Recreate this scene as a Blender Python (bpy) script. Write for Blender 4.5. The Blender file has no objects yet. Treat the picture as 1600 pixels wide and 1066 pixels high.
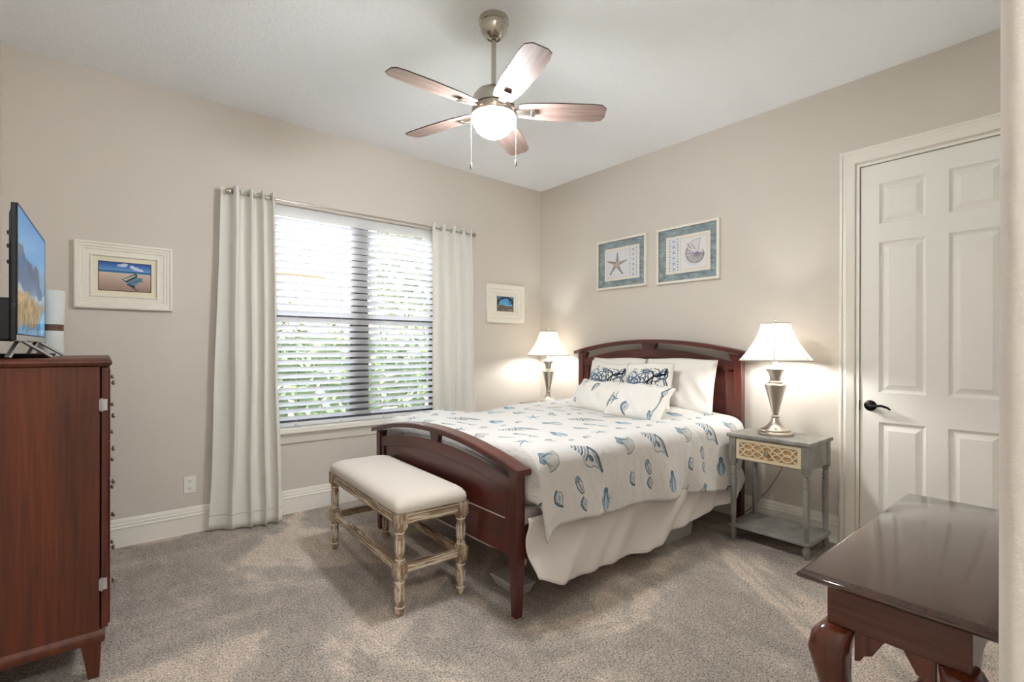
import bpy, bmesh, math, random
import numpy as np
from mathutils import Vector, Matrix
PI = math.pi
SC = bpy.context.scene
COL = SC.collection
X0, Y0, XL, YN, H = 3.769, 4.083, -0.467, 0.064, 3.048

# ------------------------------------------------------------------ camera
cam = bpy.data.cameras.new('camera'); camo = bpy.data.objects.new('camera', cam); COL.objects.link(camo)
F_PX, YAW, PITCH, ROLL = 771.8144, math.radians(50.57946), math.radians(-0.0385), math.radians(0.14166)
Fv = Vector((math.cos(YAW), math.sin(YAW), 0)); Rv = Vector((math.sin(YAW), -math.cos(YAW), 0)); Uv = Vector((0, 0, 1))
F2 = Fv*math.cos(PITCH)+Uv*math.sin(PITCH); U2 = Uv*math.cos(PITCH)-Fv*math.sin(PITCH)
R3 = Rv*math.cos(ROLL)+U2*math.sin(ROLL); U3 = U2*math.cos(ROLL)-Rv*math.sin(ROLL)
camo.matrix_world = Matrix(((R3.x, U3.x, -F2.x, 0), (R3.y, U3.y, -F2.y, 0), (R3.z, U3.z, -F2.z, 1.2995), (0, 0, 0, 1)))
cam.sensor_width = 36; cam.sensor_fit = 'HORIZONTAL'; cam.lens = F_PX*36/1600; cam.shift_y = 10.6/1600; cam.clip_start = 0.02
SC.camera = camo

# ------------------------------------------------------------------ light and exposure
SC.view_settings.view_transform = 'Standard'; SC.view_settings.look = 'None'
SC.view_settings.gamma = 1; SC.view_settings.use_curve_mapping = False
SC.view_settings.exposure = 1.70
SC.cycles.use_denoising = True
SC.cycles.max_bounces = 10; SC.cycles.diffuse_bounces = 6; SC.cycles.transparent_max_bounces = 12
SC.cycles.sample_clamp_indirect = 6
W = bpy.data.worlds.new('sky'); SC.world = W; W.use_nodes = True
wn = W.node_tree.nodes; wl = W.node_tree.links
sky = wn.new('ShaderNodeTexSky'); sky.sky_type = 'NISHITA'; sky.sun_disc = False
sky.sun_elevation = math.radians(50); sky.sun_rotation = math.radians(180); sky.dust_density = 2.5
hz = wn.new('ShaderNodeHueSaturation'); hz.inputs['Saturation'].default_value = 0.55   # thin bright cloud
wl.new(sky.outputs[0], hz.inputs['Color']); wl.new(hz.outputs[0], wn['Background'].inputs[0]); wn['Background'].inputs[1].default_value = 1.05

def lamp(name, kind, loc, energy, color, size=0.05, rot=(0, 0, 0), parent=None):
    l = bpy.data.lights.new(name, kind); l.energy = energy; l.color = color
    if kind == 'POINT' or kind == 'SPOT': l.shadow_soft_size = size
    if kind == 'AREA': l.size = size
    if kind == 'SUN': l.angle = size
    o = bpy.data.objects.new(name, l); o.location = loc; o.rotation_euler = rot; COL.objects.link(o)
    if parent: o.parent = parent
    return o
sun = lamp('sun', 'SUN', (0, -5, 12), 1.8, (1, .95, .88), 0.02, (math.radians(42), 0, math.radians(-15)))
portal = lamp('window_portal', 'AREA', (1.71, 4.30, 1.5), 1, (1, 1, 1), 1.5, (math.radians(-90), 0, 0))
portal.data.shape = 'RECTANGLE'; portal.data.size = 1.6; portal.data.size_y = 1.9; portal.data.cycles.is_portal = True
E_FAN, E_LAMP, E_FILL = 60.0, 9.0, 45.0

# ------------------------------------------------------------------ helpers
def s2l(c): return tuple(((v/255)/12.92 if v/255 <= 0.04045 else ((v/255+0.055)/1.055)**2.4) for v in c)
MATS = {}
def mat(name, rgb, rough=0.5, metal=0.0, spec=0.5, **kw):
    if name in MATS: return MATS[name]
    m = bpy.data.materials.new(name); m.use_nodes = True
    b = m.node_tree.nodes['Principled BSDF']
    b.inputs['Base Color'].default_value = (*s2l(rgb), 1); b.inputs['Roughness'].default_value = rough
    b.inputs['Metallic'].default_value = metal; b.inputs['Specular IOR Level'].default_value = spec
    for k, v in kw.items(): b.inputs[k.replace('_', ' ')].default_value = v
    MATS[name] = m
    return m
def N(m, t): return m.node_tree.nodes.new(t)
def L(m, a, b): m.node_tree.links.new(a, b)
def P(m): return m.node_tree.nodes['Principled BSDF']
def noise(m, scale, detail=4, rough=.55, vec=(1, 1, 1), dist=0.0, coord='Object'):
    tc = N(m, 'ShaderNodeTexCoord'); mp = N(m, 'ShaderNodeMapping'); mp.inputs['Scale'].default_value = vec
    L(m, tc.outputs[coord], mp.inputs[0]); n = N(m, 'ShaderNodeTexNoise')
    n.inputs['Scale'].default_value = scale; n.inputs['Detail'].default_value = detail; n.inputs['Roughness'].default_value = rough; n.inputs['Distortion'].default_value = dist
    L(m, mp.outputs[0], n.inputs['Vector']); return n.outputs[0]
def ramp(m, fac, stops):
    r = N(m, 'ShaderNodeValToRGB'); e = r.color_ramp.elements
    while len(e) < len(stops): e.new(.5)
    for k, (p, c) in enumerate(stops): e[k].position = p; e[k].color = (*s2l(c), 1)
    L(m, fac, r.inputs[0]); return r.outputs[0]
def mixc(m, fac, a, b, mode='MIX'):
    x = N(m, 'ShaderNodeMix'); x.data_type = 'RGBA'; x.blend_type = mode
    for i, v in ((0, fac), (6, a), (7, b)):
        if hasattr(v, 'links'): L(m, v, x.inputs[i])
        elif isinstance(v, (int, float)): x.inputs[i].default_value = v
        else: x.inputs[i].default_value = (*s2l(v), 1)
    return x.outputs[2]
def bump(m, fac, strength=.2, dist=.002, normal_in=None):
    b = N(m, 'ShaderNodeBump'); b.inputs['Strength'].default_value = strength; b.inputs['Distance'].default_value = dist
    L(m, fac, b.inputs['Height'])
    if normal_in is not None: L(m, normal_in, b.inputs['Normal'])
    L(m, b.outputs[0], P(m).inputs['Normal']); return b.outputs[0]

def wood(name, dark, mid, light, axis='z', rough=.35, coat=.25, scale=9):
    if name in MATS: return MATS[name]
    m = mat(name, mid, rough, Coat_Weight=coat, Coat_Roughness=.12)
    v = {'x': (.10, 1, 1), 'y': (1, .10, 1), 'z': (1, 1, .10)}[axis]
    v2 = {'x': (.03, 1, 1), 'y': (1, .03, 1), 'z': (1, 1, .03)}[axis]
    a = noise(m, scale, 6, .6, v, 1.2); f = noise(m, scale*11, 3, .6, v2)
    c = ramp(m, a, [(.30, dark), (.52, mid), (.72, light)])
    c2 = mixc(m, .35, c, ramp(m, f, [(.35, dark), (.65, light)]), 'MIX')
    L(m, c2, P(m).inputs['Base Color']); bump(m, f, .08, .0006); return m

class MB:
    def __init__(s): s.v = []; s.f = []; s.uv = {}; s.mi = []; s.cur = 0
    def add(s, vs, fs, uvs=None):
        o = len(s.v); s.v += [tuple(p) for p in vs]
        for k, f in enumerate(fs):
            s.f.append([i+o for i in f]); s.mi.append(s.cur)
            if uvs: s.uv[len(s.f)-1] = [uvs[i] for i in f]
        return s
    def box(s, x0, x1, y0, y1, z0, z1):
        vs = [(x, y, z) for x in (x0, x1) for y in (y0, y1) for z in (z0, z1)]
        return s.add(vs, [(0, 1, 3, 2), (4, 6, 7, 5), (0, 4, 5, 1), (2, 3, 7, 6), (0, 2, 6, 4), (1, 5, 7, 3)])
    def hexa(s, bot, top):          # two 4-point loops
        return s.add(list(bot)+list(top), [(3, 2, 1, 0), (4, 5, 6, 7)]+[(i, (i+1) % 4, (i+1) % 4+4, i+4) for i in range(4)])
    def loops(s, ls, close=True, cap0=False, cap1=False):
        n = len(ls[0]); vs = [p for l in ls for p in l]; fs = []
        for k in range(len(ls)-1):
            for i in range(n if close else n-1):
                j = (i+1) % n; fs.append((k*n+i, k*n+j, (k+1)*n+j, (k+1)*n+i))
        if cap0: fs.append(tuple(range(n))[::-1])
        if cap1: fs.append(tuple((len(ls)-1)*n+i for i in range(n)))
        return s.add(vs, fs)
    def lathe(s, prof, c=(0, 0, 0), seg=24, axis='z', cap=True):
        ls = []
        for r, z in prof:
            l = []
            for i in range(seg):
                a = 2*PI*i/seg; u, w = r*math.cos(a), r*math.sin(a)
                q = {'z': (u, w, z), 'y': (u, z, w), 'x': (z, u, w)}[axis]
                l.append((c[0]+q[0], c[1]+q[1], c[2]+q[2]))
            ls.append(l)
        return s.loops(ls, True, cap, cap)
    def tube(s, pts, r, seg=8, cap=True):
        pts = [Vector(p) for p in pts]; n = len(pts); ls = []; up = None
        rr = r if isinstance(r, (list, tuple)) else [r]*n
        for k in range(n):
            t = (pts[min(k+1, n-1)]-pts[max(k-1, 0)]).normalized()
            if up is None: up = Vector((0, 0, 1)) if abs(t.z) < .9 else Vector((1, 0, 0))
            a = t.cross(up).normalized(); b = a.cross(t).normalized(); up = b
            ls.append([tuple(pts[k]+a*rr[k]*math.cos(2*PI*i/seg)+b*rr[k]*math.sin(2*PI*i/seg)) for i in range(seg)])
        return s.loops(ls, True, cap, cap)
    def torus(s, c, R, r, axis='y', seg=24, sg=8):
        ls = []
        for i in range(seg+1):
            a = 2*PI*i/seg; l = []
            for j in range(sg):
                b = 2*PI*j/sg; q = R+r*math.cos(b); u, w, d = q*math.cos(a), q*math.sin(a), r*math.sin(b)
                p = {'y': (u, d, w), 'z': (u, w, d), 'x': (d, u, w)}[axis]; l.append((c[0]+p[0], c[1]+p[1], c[2]+p[2]))
            ls.append(l)
        return s.loops(ls)
    def bar(s, a, b, w, h, up=(0, 0, 1)):   # rectangular bar from a to b
        a, b = Vector(a), Vector(b); t = (b-a).normalized(); u = Vector(up)
        sd = t.cross(u).normalized(); u = sd.cross(t).normalized()
        q = [sd*w/2+u*h/2, -sd*w/2+u*h/2, -sd*w/2-u*h/2, sd*w/2-u*h/2]
        return s.hexa([tuple(a+k) for k in q], [tuple(b+k) for k in q])
    def prism(s, poly, d0, d1, plane='xz'):    # polygon in a plane extruded along the third axis
        def pt(p, d): return {'xz': (p[0], d, p[1]), 'yz': (d, p[0], p[1]), 'xy': (p[0], p[1], d)}[plane]
        return s.loops([[pt(p, d0) for p in poly], [pt(p, d1) for p in poly]], True, True, True)
    def grid(s, fn, nu, nv, uvfn=None):
        vs = [fn(i/nu, j/nv) for j in range(nv+1) for i in range(nu+1)]
        uv = [uvfn(i/nu, j/nv) for j in range(nv+1) for i in range(nu+1)] if uvfn else None
        fs = [(j*(nu+1)+i, j*(nu+1)+i+1, (j+1)*(nu+1)+i+1, (j+1)*(nu+1)+i) for j in range(nv) for i in range(nu)]
        return s.add(vs, fs, uv)
    def rframe(s, w, h, prof, cx=0, cz=0, y=0):   # mitred frame facing -y; prof = (inset, depth towards the viewer)
        ls = []
        for t, d in prof:
            a, b = w/2-t, h/2-t
            ls.append([(cx-a, y-d, cz-b), (cx+a, y-d, cz-b), (cx+a, y-d, cz+b), (cx-a, y-d, cz+b)])
        return s.loops(ls)
    def build(s, name, mats, parent=None, bevel=0, smooth=35, recalc=True, sub=0, world=False, solid=0):
        vs = s.v
        if world and parent is not None:
            o = parent
            off = Vector((0, 0, 0))
            while o: off += o.location; o = o.parent
            vs = [(p[0]-off.x, p[1]-off.y, p[2]-off.z) for p in vs]
        me = bpy.data.meshes.new(name); me.from_pydata(vs, [], s.f)
        if s.uv:
            ul = me.uv_layers.new(name='UVMap')
            for p in me.polygons:
                u = s.uv.get(p.index)
                if u:
                    for k, li in enumerate(p.loop_indices): ul.data[li].uv = u[k]
        ms = mats if isinstance(mats, (list, tuple)) else [mats]
        for m in ms: me.materials.append(m)
        for p, i in zip(me.polygons, s.mi): p.material_index = i
        if recalc:
            bm = bmesh.new(); bm.from_mesh(me); bmesh.ops.recalc_face_normals(bm, faces=bm.faces); bm.to_mesh(me); bm.free()
        me.shade_smooth()
        if smooth < 180: me.set_sharp_from_angle(angle=math.radians(smooth))
        ob = bpy.data.objects.new(name, me); COL.objects.link(ob)
        if parent is not None: ob.parent = parent
        if solid:
            md = ob.modifiers.new('thickness', 'SOLIDIFY'); md.thickness = solid; md.offset = 0
        if bevel:
            md = ob.modifiers.new('bevel', 'BEVEL'); md.width = bevel; md.segments = 2; md.limit_method = 'ANGLE'; md.angle_limit = math.radians(40)
        if sub:
            md = ob.modifiers.new('subd', 'SUBSURF'); md.levels = sub; md.render_levels = sub
        return ob

def tag(o, label, cat, group=None, kind=None):
    o['label'] = label; o['category'] = cat
    if group: o['group'] = group
    if kind: o['kind'] = kind
    return o
def thing(name, label, cat, loc=(0, 0, 0), rz=0, group=None):
    o = bpy.data.objects.new(name, None); o.empty_display_size = .1; COL.objects.link(o)
    o.location = loc; o.rotation_euler = (0, 0, rz)
    return tag(o, label, cat, group)
def struct(o, label, cat): return tag(o, label, cat, None, 'structure')
def dup(root, loc, rz, label):
    def cp(o, par):
        c = o.copy(); COL.objects.link(c)
        if par: c.parent = par
        for ch in [k for k in o.children]: cp(ch, c)
        return c
    r = cp(root, None); r.location = loc; r.rotation_euler = (0, 0, rz); r['label'] = label
    return r

# ------------------------------------------------------------------ painted prints (drawn by the script)
class Canvas:
    def __init__(s, w, h, col): s.w, s.h = w, h; s.a = np.ones((h, w, 3))*np.array(col)/255.
    def _blend(s, x0, y0, mask, col): 
        h, w = mask.shape; r = s.a[y0:y0+h, x0:x0+w]; r += (np.array(col)/255.-r)*mask[..., None]
    def poly(s, pts, col, al=1.0):
        p = np.array(pts, float); x0 = max(0, int(p[:, 0].min())); x1 = min(s.w, int(p[:, 0].max())+2); y0 = max(0, int(p[:, 1].min())); y1 = min(s.h, int(p[:, 1].max())+2)
        if x1 <= x0 or y1 <= y0: return
        acc = np.zeros((y1-y0, x1-x0))
        for oy in (.25, .75):
            for ox in (.25, .75):
                X, Y = np.meshgrid(np.arange(x0, x1)+ox, np.arange(y0, y1)+oy); ins = np.zeros(X.shape, bool); j = len(p)-1
                for i in range(len(p)):
                    yi, yj, xi, xj = p[i, 1], p[j, 1], p[i, 0], p[j, 0]
                    if yi != yj: ins ^= ((yi > Y) != (yj > Y)) & (X < (xj-xi)*(Y-yi)/(yj-yi)+xi)
                    j = i
                acc += ins*.25
        s._blend(x0, y0, acc*al, col)
    def line(s, pts, wd, col, al=1.0):
        p = np.array(pts, float); wds = np.linspace(wd[0], wd[1], len(p)) if isinstance(wd, tuple) else np.full(len(p), float(wd)); m = wds.max()+1
        x0 = max(0, int(p[:, 0].min()-m)); x1 = min(s.w, int(p[:, 0].max()+m)+1); y0 = max(0, int(p[:, 1].min()-m)); y1 = min(s.h, int(p[:, 1].max()+m)+1)
        if x1 <= x0 or y1 <= y0: return
        X, Y = np.meshgrid(np.arange(x0, x1)+.5, np.arange(y0, y1)+.5); cov = np.zeros(X.shape)
        for i in range(len(p)-1):
            d = p[i+1]-p[i]; l2 = max(d@d, 1e-9); t = np.clip(((X-p[i, 0])*d[0]+(Y-p[i, 1])*d[1])/l2, 0, 1)
            dist = np.hypot(X-p[i, 0]-t*d[0], Y-p[i, 1]-t*d[1]); ww = (wds[i]+(wds[i+1]-wds[i])*t)/2
            cov = np.maximum(cov, np.clip(ww-dist+.5, 0, 1))
        s._blend(x0, y0, cov*al, col)
    def ell(s, cx, cy, rx, ry, col, al=1.0, rot=0):
        s.poly([(cx+rx*math.cos(t)*math.cos(rot)-ry*math.sin(t)*math.sin(rot), cy+rx*math.cos(t)*math.sin(rot)+ry*math.sin(t)*math.cos(rot)) for t in np.linspace(0, 2*PI, 40)[:-1]], col, al)
    def image(s, name):
        im = bpy.data.images.new(name, s.w, s.h); px = np.ones((s.h, s.w, 4), np.float32); px[..., :3] = np.clip(s.a, 0, 1)[::-1]
        im.pixels.foreach_set(px.ravel()); im.update(); return im
def xf(cx, cy, sc, rot):
    c, n = math.cos(rot), math.sin(rot)
    return lambda pts: [(cx+sc*(x*c-y*n), cy+sc*(x*n+y*c)) for x, y in pts]
def printed(name, im, rough=.9, sheen=0, emit=0, bumpf=None):
    m = mat(name, (255, 255, 255), rough, spec=.2); t = N(m, 'ShaderNodeTexImage'); t.image = im; t.interpolation = 'Cubic'
    uv = N(m, 'ShaderNodeTexCoord'); L(m, uv.outputs['UV'], t.inputs[0])
    if emit:
        P(m).inputs['Base Color'].default_value = (.01, .01, .012, 1); L(m, t.outputs[0], P(m).inputs['Emission Color']); P(m).inputs['Emission Strength'].default_value = emit
    else: L(m, t.outputs[0], P(m).inputs['Base Color'])
    if sheen: P(m).inputs['Sheen Weight'].default_value = sheen
    if bumpf:
        bump(m, noise(m, bumpf, 3, .6), .15, .001)
    return m
BLU, DRK, GRY, LBL = (124, 147, 162), (70, 84, 95), (168, 170, 164), (162, 180, 190)
def scallop(c, cx, cy, sc, rot):
    T = xf(cx, cy, sc, rot); rim = [(math.cos(a)*1.0*(1+.03*math.cos(9*a)), math.sin(a)*.85) for a in np.linspace(-1.25, 1.25, 30)]
    c.poly(T([(-.75, -.18)]+rim+[(-.75, .18)]), (205, 205, 198), .9)
    c.poly(T([(-.95, -.42), (-.35, -.36), (-.3, .30), (-.95, .36)]), BLU, .9)
    c.poly(T([(-.45, -.30), (.25, -.45), (.3, .0), (-.3, .2)]), LBL, .7)
    for a in np.linspace(-1.15, 1.15, 11): c.line(T([(-.65, math.sin(a)*.1), (.2, math.sin(a)*.55), (math.cos(a)*.97, math.sin(a)*.82)]), sc*.035, GRY if abs(a) < .5 else DRK, .75)
    c.line(T(rim), sc*.05, DRK, .8); c.line(T([(-.95, -.42), (-.95, .36), (-.4, .34)]), sc*.06, DRK, .8)
    for k in range(4): c.line(T([(.1+k*.2, -.6+.05*k), (.2+k*.2, .0), (.1+k*.2, .6-.05*k)]), sc*.03, GRY, .7)
def conch(c, cx, cy, sc, rot):
    T = xf(cx, cy, sc, rot)
    c.poly(T([(-1.3, -.05), (-.8, -.32), (-.3, -.5), (.3, -.45), (.9, -.1), (1.35, .25), (1.15, .33), (.7, .25), (.3, .55), (-.2, .55), (-.5, .3), (-.9, .12)]), (208, 208, 202), .9)
    for k in range(6):
        x = -1.1+k*.2; w = .10+k*.07; c.line(T([(x, -w-.03), (x+.05, 0), (x-.02, w*.8)]), (sc*.12), DRK if k % 2 else BLU, .8)
        c.line(T([(x+.08, -w-.06), (x+.13, w*.6)]), sc*.04, (230, 232, 230), .9)
    c.line(T([(-.1, -.5), (.4, -.40), (.9, -.08), (1.35, .27)]), (sc*.16), DRK, .85)
    c.line(T([(.2, -.3), (.7, .0), (1.2, .28)]), sc*.12, BLU, .8)
    c.ell(*T([(.2, .08)])[0], sc*.24, sc*.14, (70, 92, 112), .95, rot+.4); c.poly(T([(.0, .2), (.6, .15), (.35, .5), (-.1, .52)]), (215, 217, 214), .8)
    c.line(T([(.0, .54), (.35, .53), (.65, .28), (.95, .28)]), sc*.07, BLU, .9)
    c.line(T([(-.5, .3), (-.2, .55), (.2, .58)]), sc*.05, GRY, .8)
    for k in range(5): c.line(T([(-.4+k*.12, -.46), (-.25+k*.14, -.1), (-.3+k*.1, .3)]), sc*.025, GRY, .8)
def nautil(c, cx, cy, sc, rot):
    T = xf(cx, cy, sc, rot); c.ell(*T([(0, 0)])[0], sc*.55, sc*.8, (198, 206, 208), .9, rot); c.line(T([(-.3, -.8), (-.6, -.3), (-.55, .3), (-.1, .7), (.4, .95)]), (sc*.24), DRK, .85)
    c.line(T([(-.1, -.75), (-.35, -.2), (-.25, .35), (.1, .55)]), sc*.14, BLU, .85); c.line(T([(.05, -.6), (.45, -.5), (.6, 0), (.45, .5), (.45, .9)]), sc*.07, (110, 125, 135), .9)
    c.ell(*T([(.1, 0)])[0], sc*.16, sc*.28, LBL, .9, rot); c.line(T([(.1, -.25), (.1, .25)]), sc*.06, DRK, .7)
def cowrie(c, cx, cy, sc, rot):
    T = xf(cx, cy, sc, rot); c.ell(*T([(0, 0)])[0], sc*.38, sc*.85, (200, 208, 210), .95, rot); c.ell(*T([(-.05, -.5)])[0], sc*.28, sc*.3, BLU, .9, rot)
    c.line(T([(-.36, -.4), (-.3, .2), (0, .78), (.25, .75)]), sc*.10, DRK, .9); c.line(T([(.1, -.7), (.36, -.1), (.28, .7)]), sc*.06, DRK, .8); c.line(T([(-.08, -.3), (.02, .2), (.14, .6)]), sc*.09, DRK, .8)
def fan(c, cx, cy, sc, rot):
    T = xf(cx, cy, sc, rot); rim = [(math.sin(a)*.62, .1+math.cos(a)*.75) for a in np.linspace(-2.4, 2.4, 30)]
    c.poly(T(rim+[(0, -1)]), (165, 188, 202), .95); c.ell(*T([(0, -.7)])[0], sc*.32, sc*.32, (88, 120, 146), .95)
    for a in np.linspace(-1.9, 1.9, 7): c.line(T([(0, -.75), (math.sin(a)*.4, -.05), (math.sin(a)*.6, .1+math.cos(a)*.7)]), sc*.10, (80, 112, 138) if int(a*3) % 2 else (225, 230, 232), .8)
    c.line(T(rim), sc*.06, (95, 120, 138), .8)
def starf(c, cx, cy, sc, rot, col=BLU):
    for k in range(5):
        T = xf(cx, cy, sc, rot+k*2*PI/5); c.line(T([(0, 0), (.5, .03), (1, .0)]), (sc*.3, sc*.07), col, .9); c.line(T([(.05, .05), (.6, .08)]), sc*.05, DRK, .6)
    c.ell(cx, cy, sc*.18, sc*.18, LBL, .8)
def shell_tile():
    c = Canvas(1024, 1024, (222, 220, 216)); q = 1024/.6
    items = [(scallop, .08, .10, .066, .55), (conch, .36, .12, .095, .60), (nautil, .13, .30, .050, -.1), (cowrie, .27, .255, .060, -.25), (nautil, .29, .35, .036, .25),
             (fan, .47, .37, .068, .05), (starf, .10, .49, .058, .35), (scallop, .27, .50, .044, 2.2), (cowrie, .40, .54, .040, 1.1), (nautil, .54, .53, .036, 1.4)]
    for f, x, y, sc, r in items:
        for ox in (-1, 0, 1):
            for oy in (-1, 0, 1):
                if -.12 < x+ox*.6 < .72 and -.12 < y+oy*.6 < .72: f(c, (x+ox*.6)*q, (y+oy*.6)*q, sc*q, r)
    return c.image('shell_print')
rnd = random.Random(4)
def coral_print():
    c = Canvas(512, 512, (238, 235, 226))
    def grow(x, y, a, ln, w, col, d):
        pts = [(x, y)]
        for k in range(5): a += rnd.uniform(-.3, .3); x += math.cos(a)*ln/5; y += math.sin(a)*ln/5; pts.append((x, y))
        if not (20 < x < 492 and 62 < y < 505): return
        c.line(pts, (w, w*.85), col)
        if d > 0:
            for sg in ((-1, 1) if rnd.random() < .85 else (1,)): grow(x, y, a+sg*rnd.uniform(.45, .85), ln*.80, w*.90, col, d-1)
    blues = [(92, 124, 150), (98, 130, 156), (80, 108, 134), (84, 114, 140)]
    for k in range(17): x = 28+k*15; grow(x, rnd.choice((190, 230, 300, 380, 470)), rnd.uniform(-2.0, -1.1), 58, 12, rnd.choice(blues), 3)
    for k in range(10): x = 270+k*24; grow(x, rnd.choice((190, 240, 320, 400, 480)), rnd.uniform(-1.9, -1.0), 60, 12, rnd.choice([(60, 78, 98), (64, 82, 104), (48, 60, 80), (76, 98, 122)]), 3)
    for x, y, a in ((200, 300, -.6), (285, 215, -.5), (370, 160, -.45)): grow(x, y, a, 84, 16, (24, 27, 42), 2)
    return c.image('coral_print')
def lumbar_print(kind):
    c = Canvas(640, 340, (238, 235, 228))
    if kind == 0:
        starf(c, 120, 60, 55, .4, (96, 132, 156)); nautil(c, 300, 110, 55, .7); cowrie(c, 110, 275, 38, -.6); c.ell(585, 220, 48, 90, (190, 190, 180), .9, .2)
        for k in range(9): c.line([(560, 300), (540+k*14, 220-k*3), (548+k*11, 140)], 6, (92, 100, 96), .8)
    else:
        starf(c, 70, 190, 75, -1.2, (88, 128, 158)); nautil(c, 255, 270, 58, .2); c.line([(330, 20), (420, 45), (460, 20), (520, 40)], 6, LBL, .9); c.line([(300, 35), (380, 18), (440, 40)], 5, GRY, .9)
        c.line([(600, 20), (585, 90), (590, 180), (560, 310)], (26, 8), (110, 126, 132), .8); nautil(c, 590, 80, 38, .3); fan(c, 535, 305, 34, .2)
    return c.image('lumbar_print')
def beach_print():
    c = Canvas(480, 300, (0, 0, 0)); Y = np.linspace(0, 1, 300)[:, None]*np.ones((1, 480))
    def g(a, b, t): return np.array(a)/255.*(1-t[..., None])+np.array(b)/255.*t[..., None]
    c.a = np.where((Y < .30)[..., None], g((40, 80, 160), (110, 160, 210), np.clip(Y/.30, 0, 1)), np.where((Y < .37)[..., None], g((30, 80, 140), (80, 150, 180), np.clip((Y-.30)/.07, 0, 1)), g((212, 192, 176), (158, 132, 116), np.clip((Y-.37)/.63, 0, 1))))
    for x, y, rx, ry in ((210, 34, 46, 14), (235, 22, 30, 12), (320, 50, 40, 12), (355, 66, 46, 12), (300, 36, 20, 10), (380, 76, 30, 8)): c.ell(x, y, rx, ry, (225, 228, 236), .8)
    for k in range(12): c.line([(0, 190+k*9), (120, 176+k*10), (220, 200+k*8)], 2, (130, 108, 96), .35)
    c.poly([(208, 178), (330, 108), (350, 120), (345, 150), (250, 208)], (46, 70, 80)); c.poly([(222, 178), (328, 122), (338, 132), (240, 192)], (225, 222, 205)); c.line([(230, 190), (335, 128)], 5, (46, 66, 76))
    c.poly([(255, 210), (350, 150), (400, 152), (385, 185), (318, 238), (260, 225)], (90, 140, 170)); c.line([(262, 222), (388, 165)], 6, (60, 96, 116)); c.poly([(255, 218), (330, 238), (318, 262), (250, 226)], (44, 58, 76)); c.line([(300, 250), (360, 290)], (14, 6), (66, 66, 96), .8); c.line([(385, 180), (402, 192)], 6, (40, 60, 70))
    c.line([(2, 2), (478, 2), (478, 298), (2, 298), (2, 2)], 10, (70, 52, 42)); return c.image('beach_print')
def cove_print():
    c = Canvas(320, 300, (120, 180, 215)); Y = np.linspace(0, 1, 300)[:, None]; c.a[:] = np.array((70, 150, 210))/255.*(1-Y[..., None])+np.array((150, 200, 225))/255.*Y[..., None]
    for k in range(4): c.line([(30, 90+k*22), (290, 96+k*20)], 8, (60, 150, 190), .6)
    c.poly([(0, 190), (100, 165), (170, 190), (320, 185), (320, 300), (0, 300)], (110, 100, 90))
    for k in range(60): c.ell(rnd.uniform(0, 320), rnd.uniform(195, 300), rnd.uniform(6, 22), rnd.uniform(4, 10), rnd.choice([(80, 72, 66), (140, 130, 120), (96, 96, 80), (170, 160, 150)]), .7)
    for k in range(70):
        a = rnd.uniform(PI, 2*PI); c.ell(160+150*math.cos(a)+rnd.uniform(-14, 14), 170+150*math.sin(a)+rnd.uniform(-16, 12), 22, 15, rnd.choice([(40, 42, 46), (60, 66, 76), (84, 84, 92)]), .85)
    c.line([(225, 70), (240, 110), (238, 160)], 14, (40, 60, 90)); c.line([(8, 0), (18, 160)], 16, (44, 44, 50)); c.line([(312, 20), (300, 180)], 14, (44, 44, 50)); return c.image('cove_print')
def tilecol(c, x0, x1, y0, y1, cols):
    c.poly([(x0, y0), (x1, y0), (x1, y1), (x0, y1)], (226, 226, 226)); n = 6; hh = (y1-y0)/n; cx = (x0+x1)/2; w = (x1-x0)/2
    for k in range(n):
        y = y0+(k+.5)*hh; col = cols[k % len(cols)]
        for sx in (-1, 1):
            c.ell(cx+sx*w*.68, y-hh*.28, 7, 7, col, .8); c.ell(cx+sx*w*.68, y+hh*.28, 7, 7, col, .8); c.line([(cx+sx*w*.85, y), (cx+sx*w*.5, y-hh*.3)], 4, col, .6); c.line([(cx+sx*w*.3, y+hh*.4), (cx+sx*w*.1, y)], 4, col, .6)
        c.ell(cx, y, 9, 9, col, .8); c.line([(cx-w*.35, y), (cx, y-hh*.4), (cx+w*.35, y), (cx, y+hh*.4), (cx-w*.35, y)], 3, (120, 140, 175), .6)
def star_art():
    c = Canvas(480, 400, (232, 226, 212)); c.poly([(26, 26), (320, 26), (320, 374), (26, 374)], (222, 222, 228)); c.line([(26, 26), (320, 26), (320, 374), (26, 374), (26, 26)], 3, (196, 180, 168))
    tilecol(c, 335, 470, 14, 386, [(110, 112, 124), (120, 122, 130), (120, 140, 180)])
    for k in range(5):
        T = xf(170, 205, 150, -PI/2+.05+k*2*PI/5); c.line(T([(0, 0), (.5, .02), (.98, 0)]), (58, 14), (162, 158, 152)); c.line(T([(.05, .05), (.9, .04)]), (22, 5), (118, 126, 134), .7); c.line(T([(.1, -.05), (.7, -.03)]), (10, 4), (190, 180, 168), .8)
        if k in (2, 3): c.ell(*T([(.97, 0)])[0], 10, 10, (70, 70, 76))
    c.ell(172, 208, 34, 34, (206, 170, 156), .7); return c.image('star_art')
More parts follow.
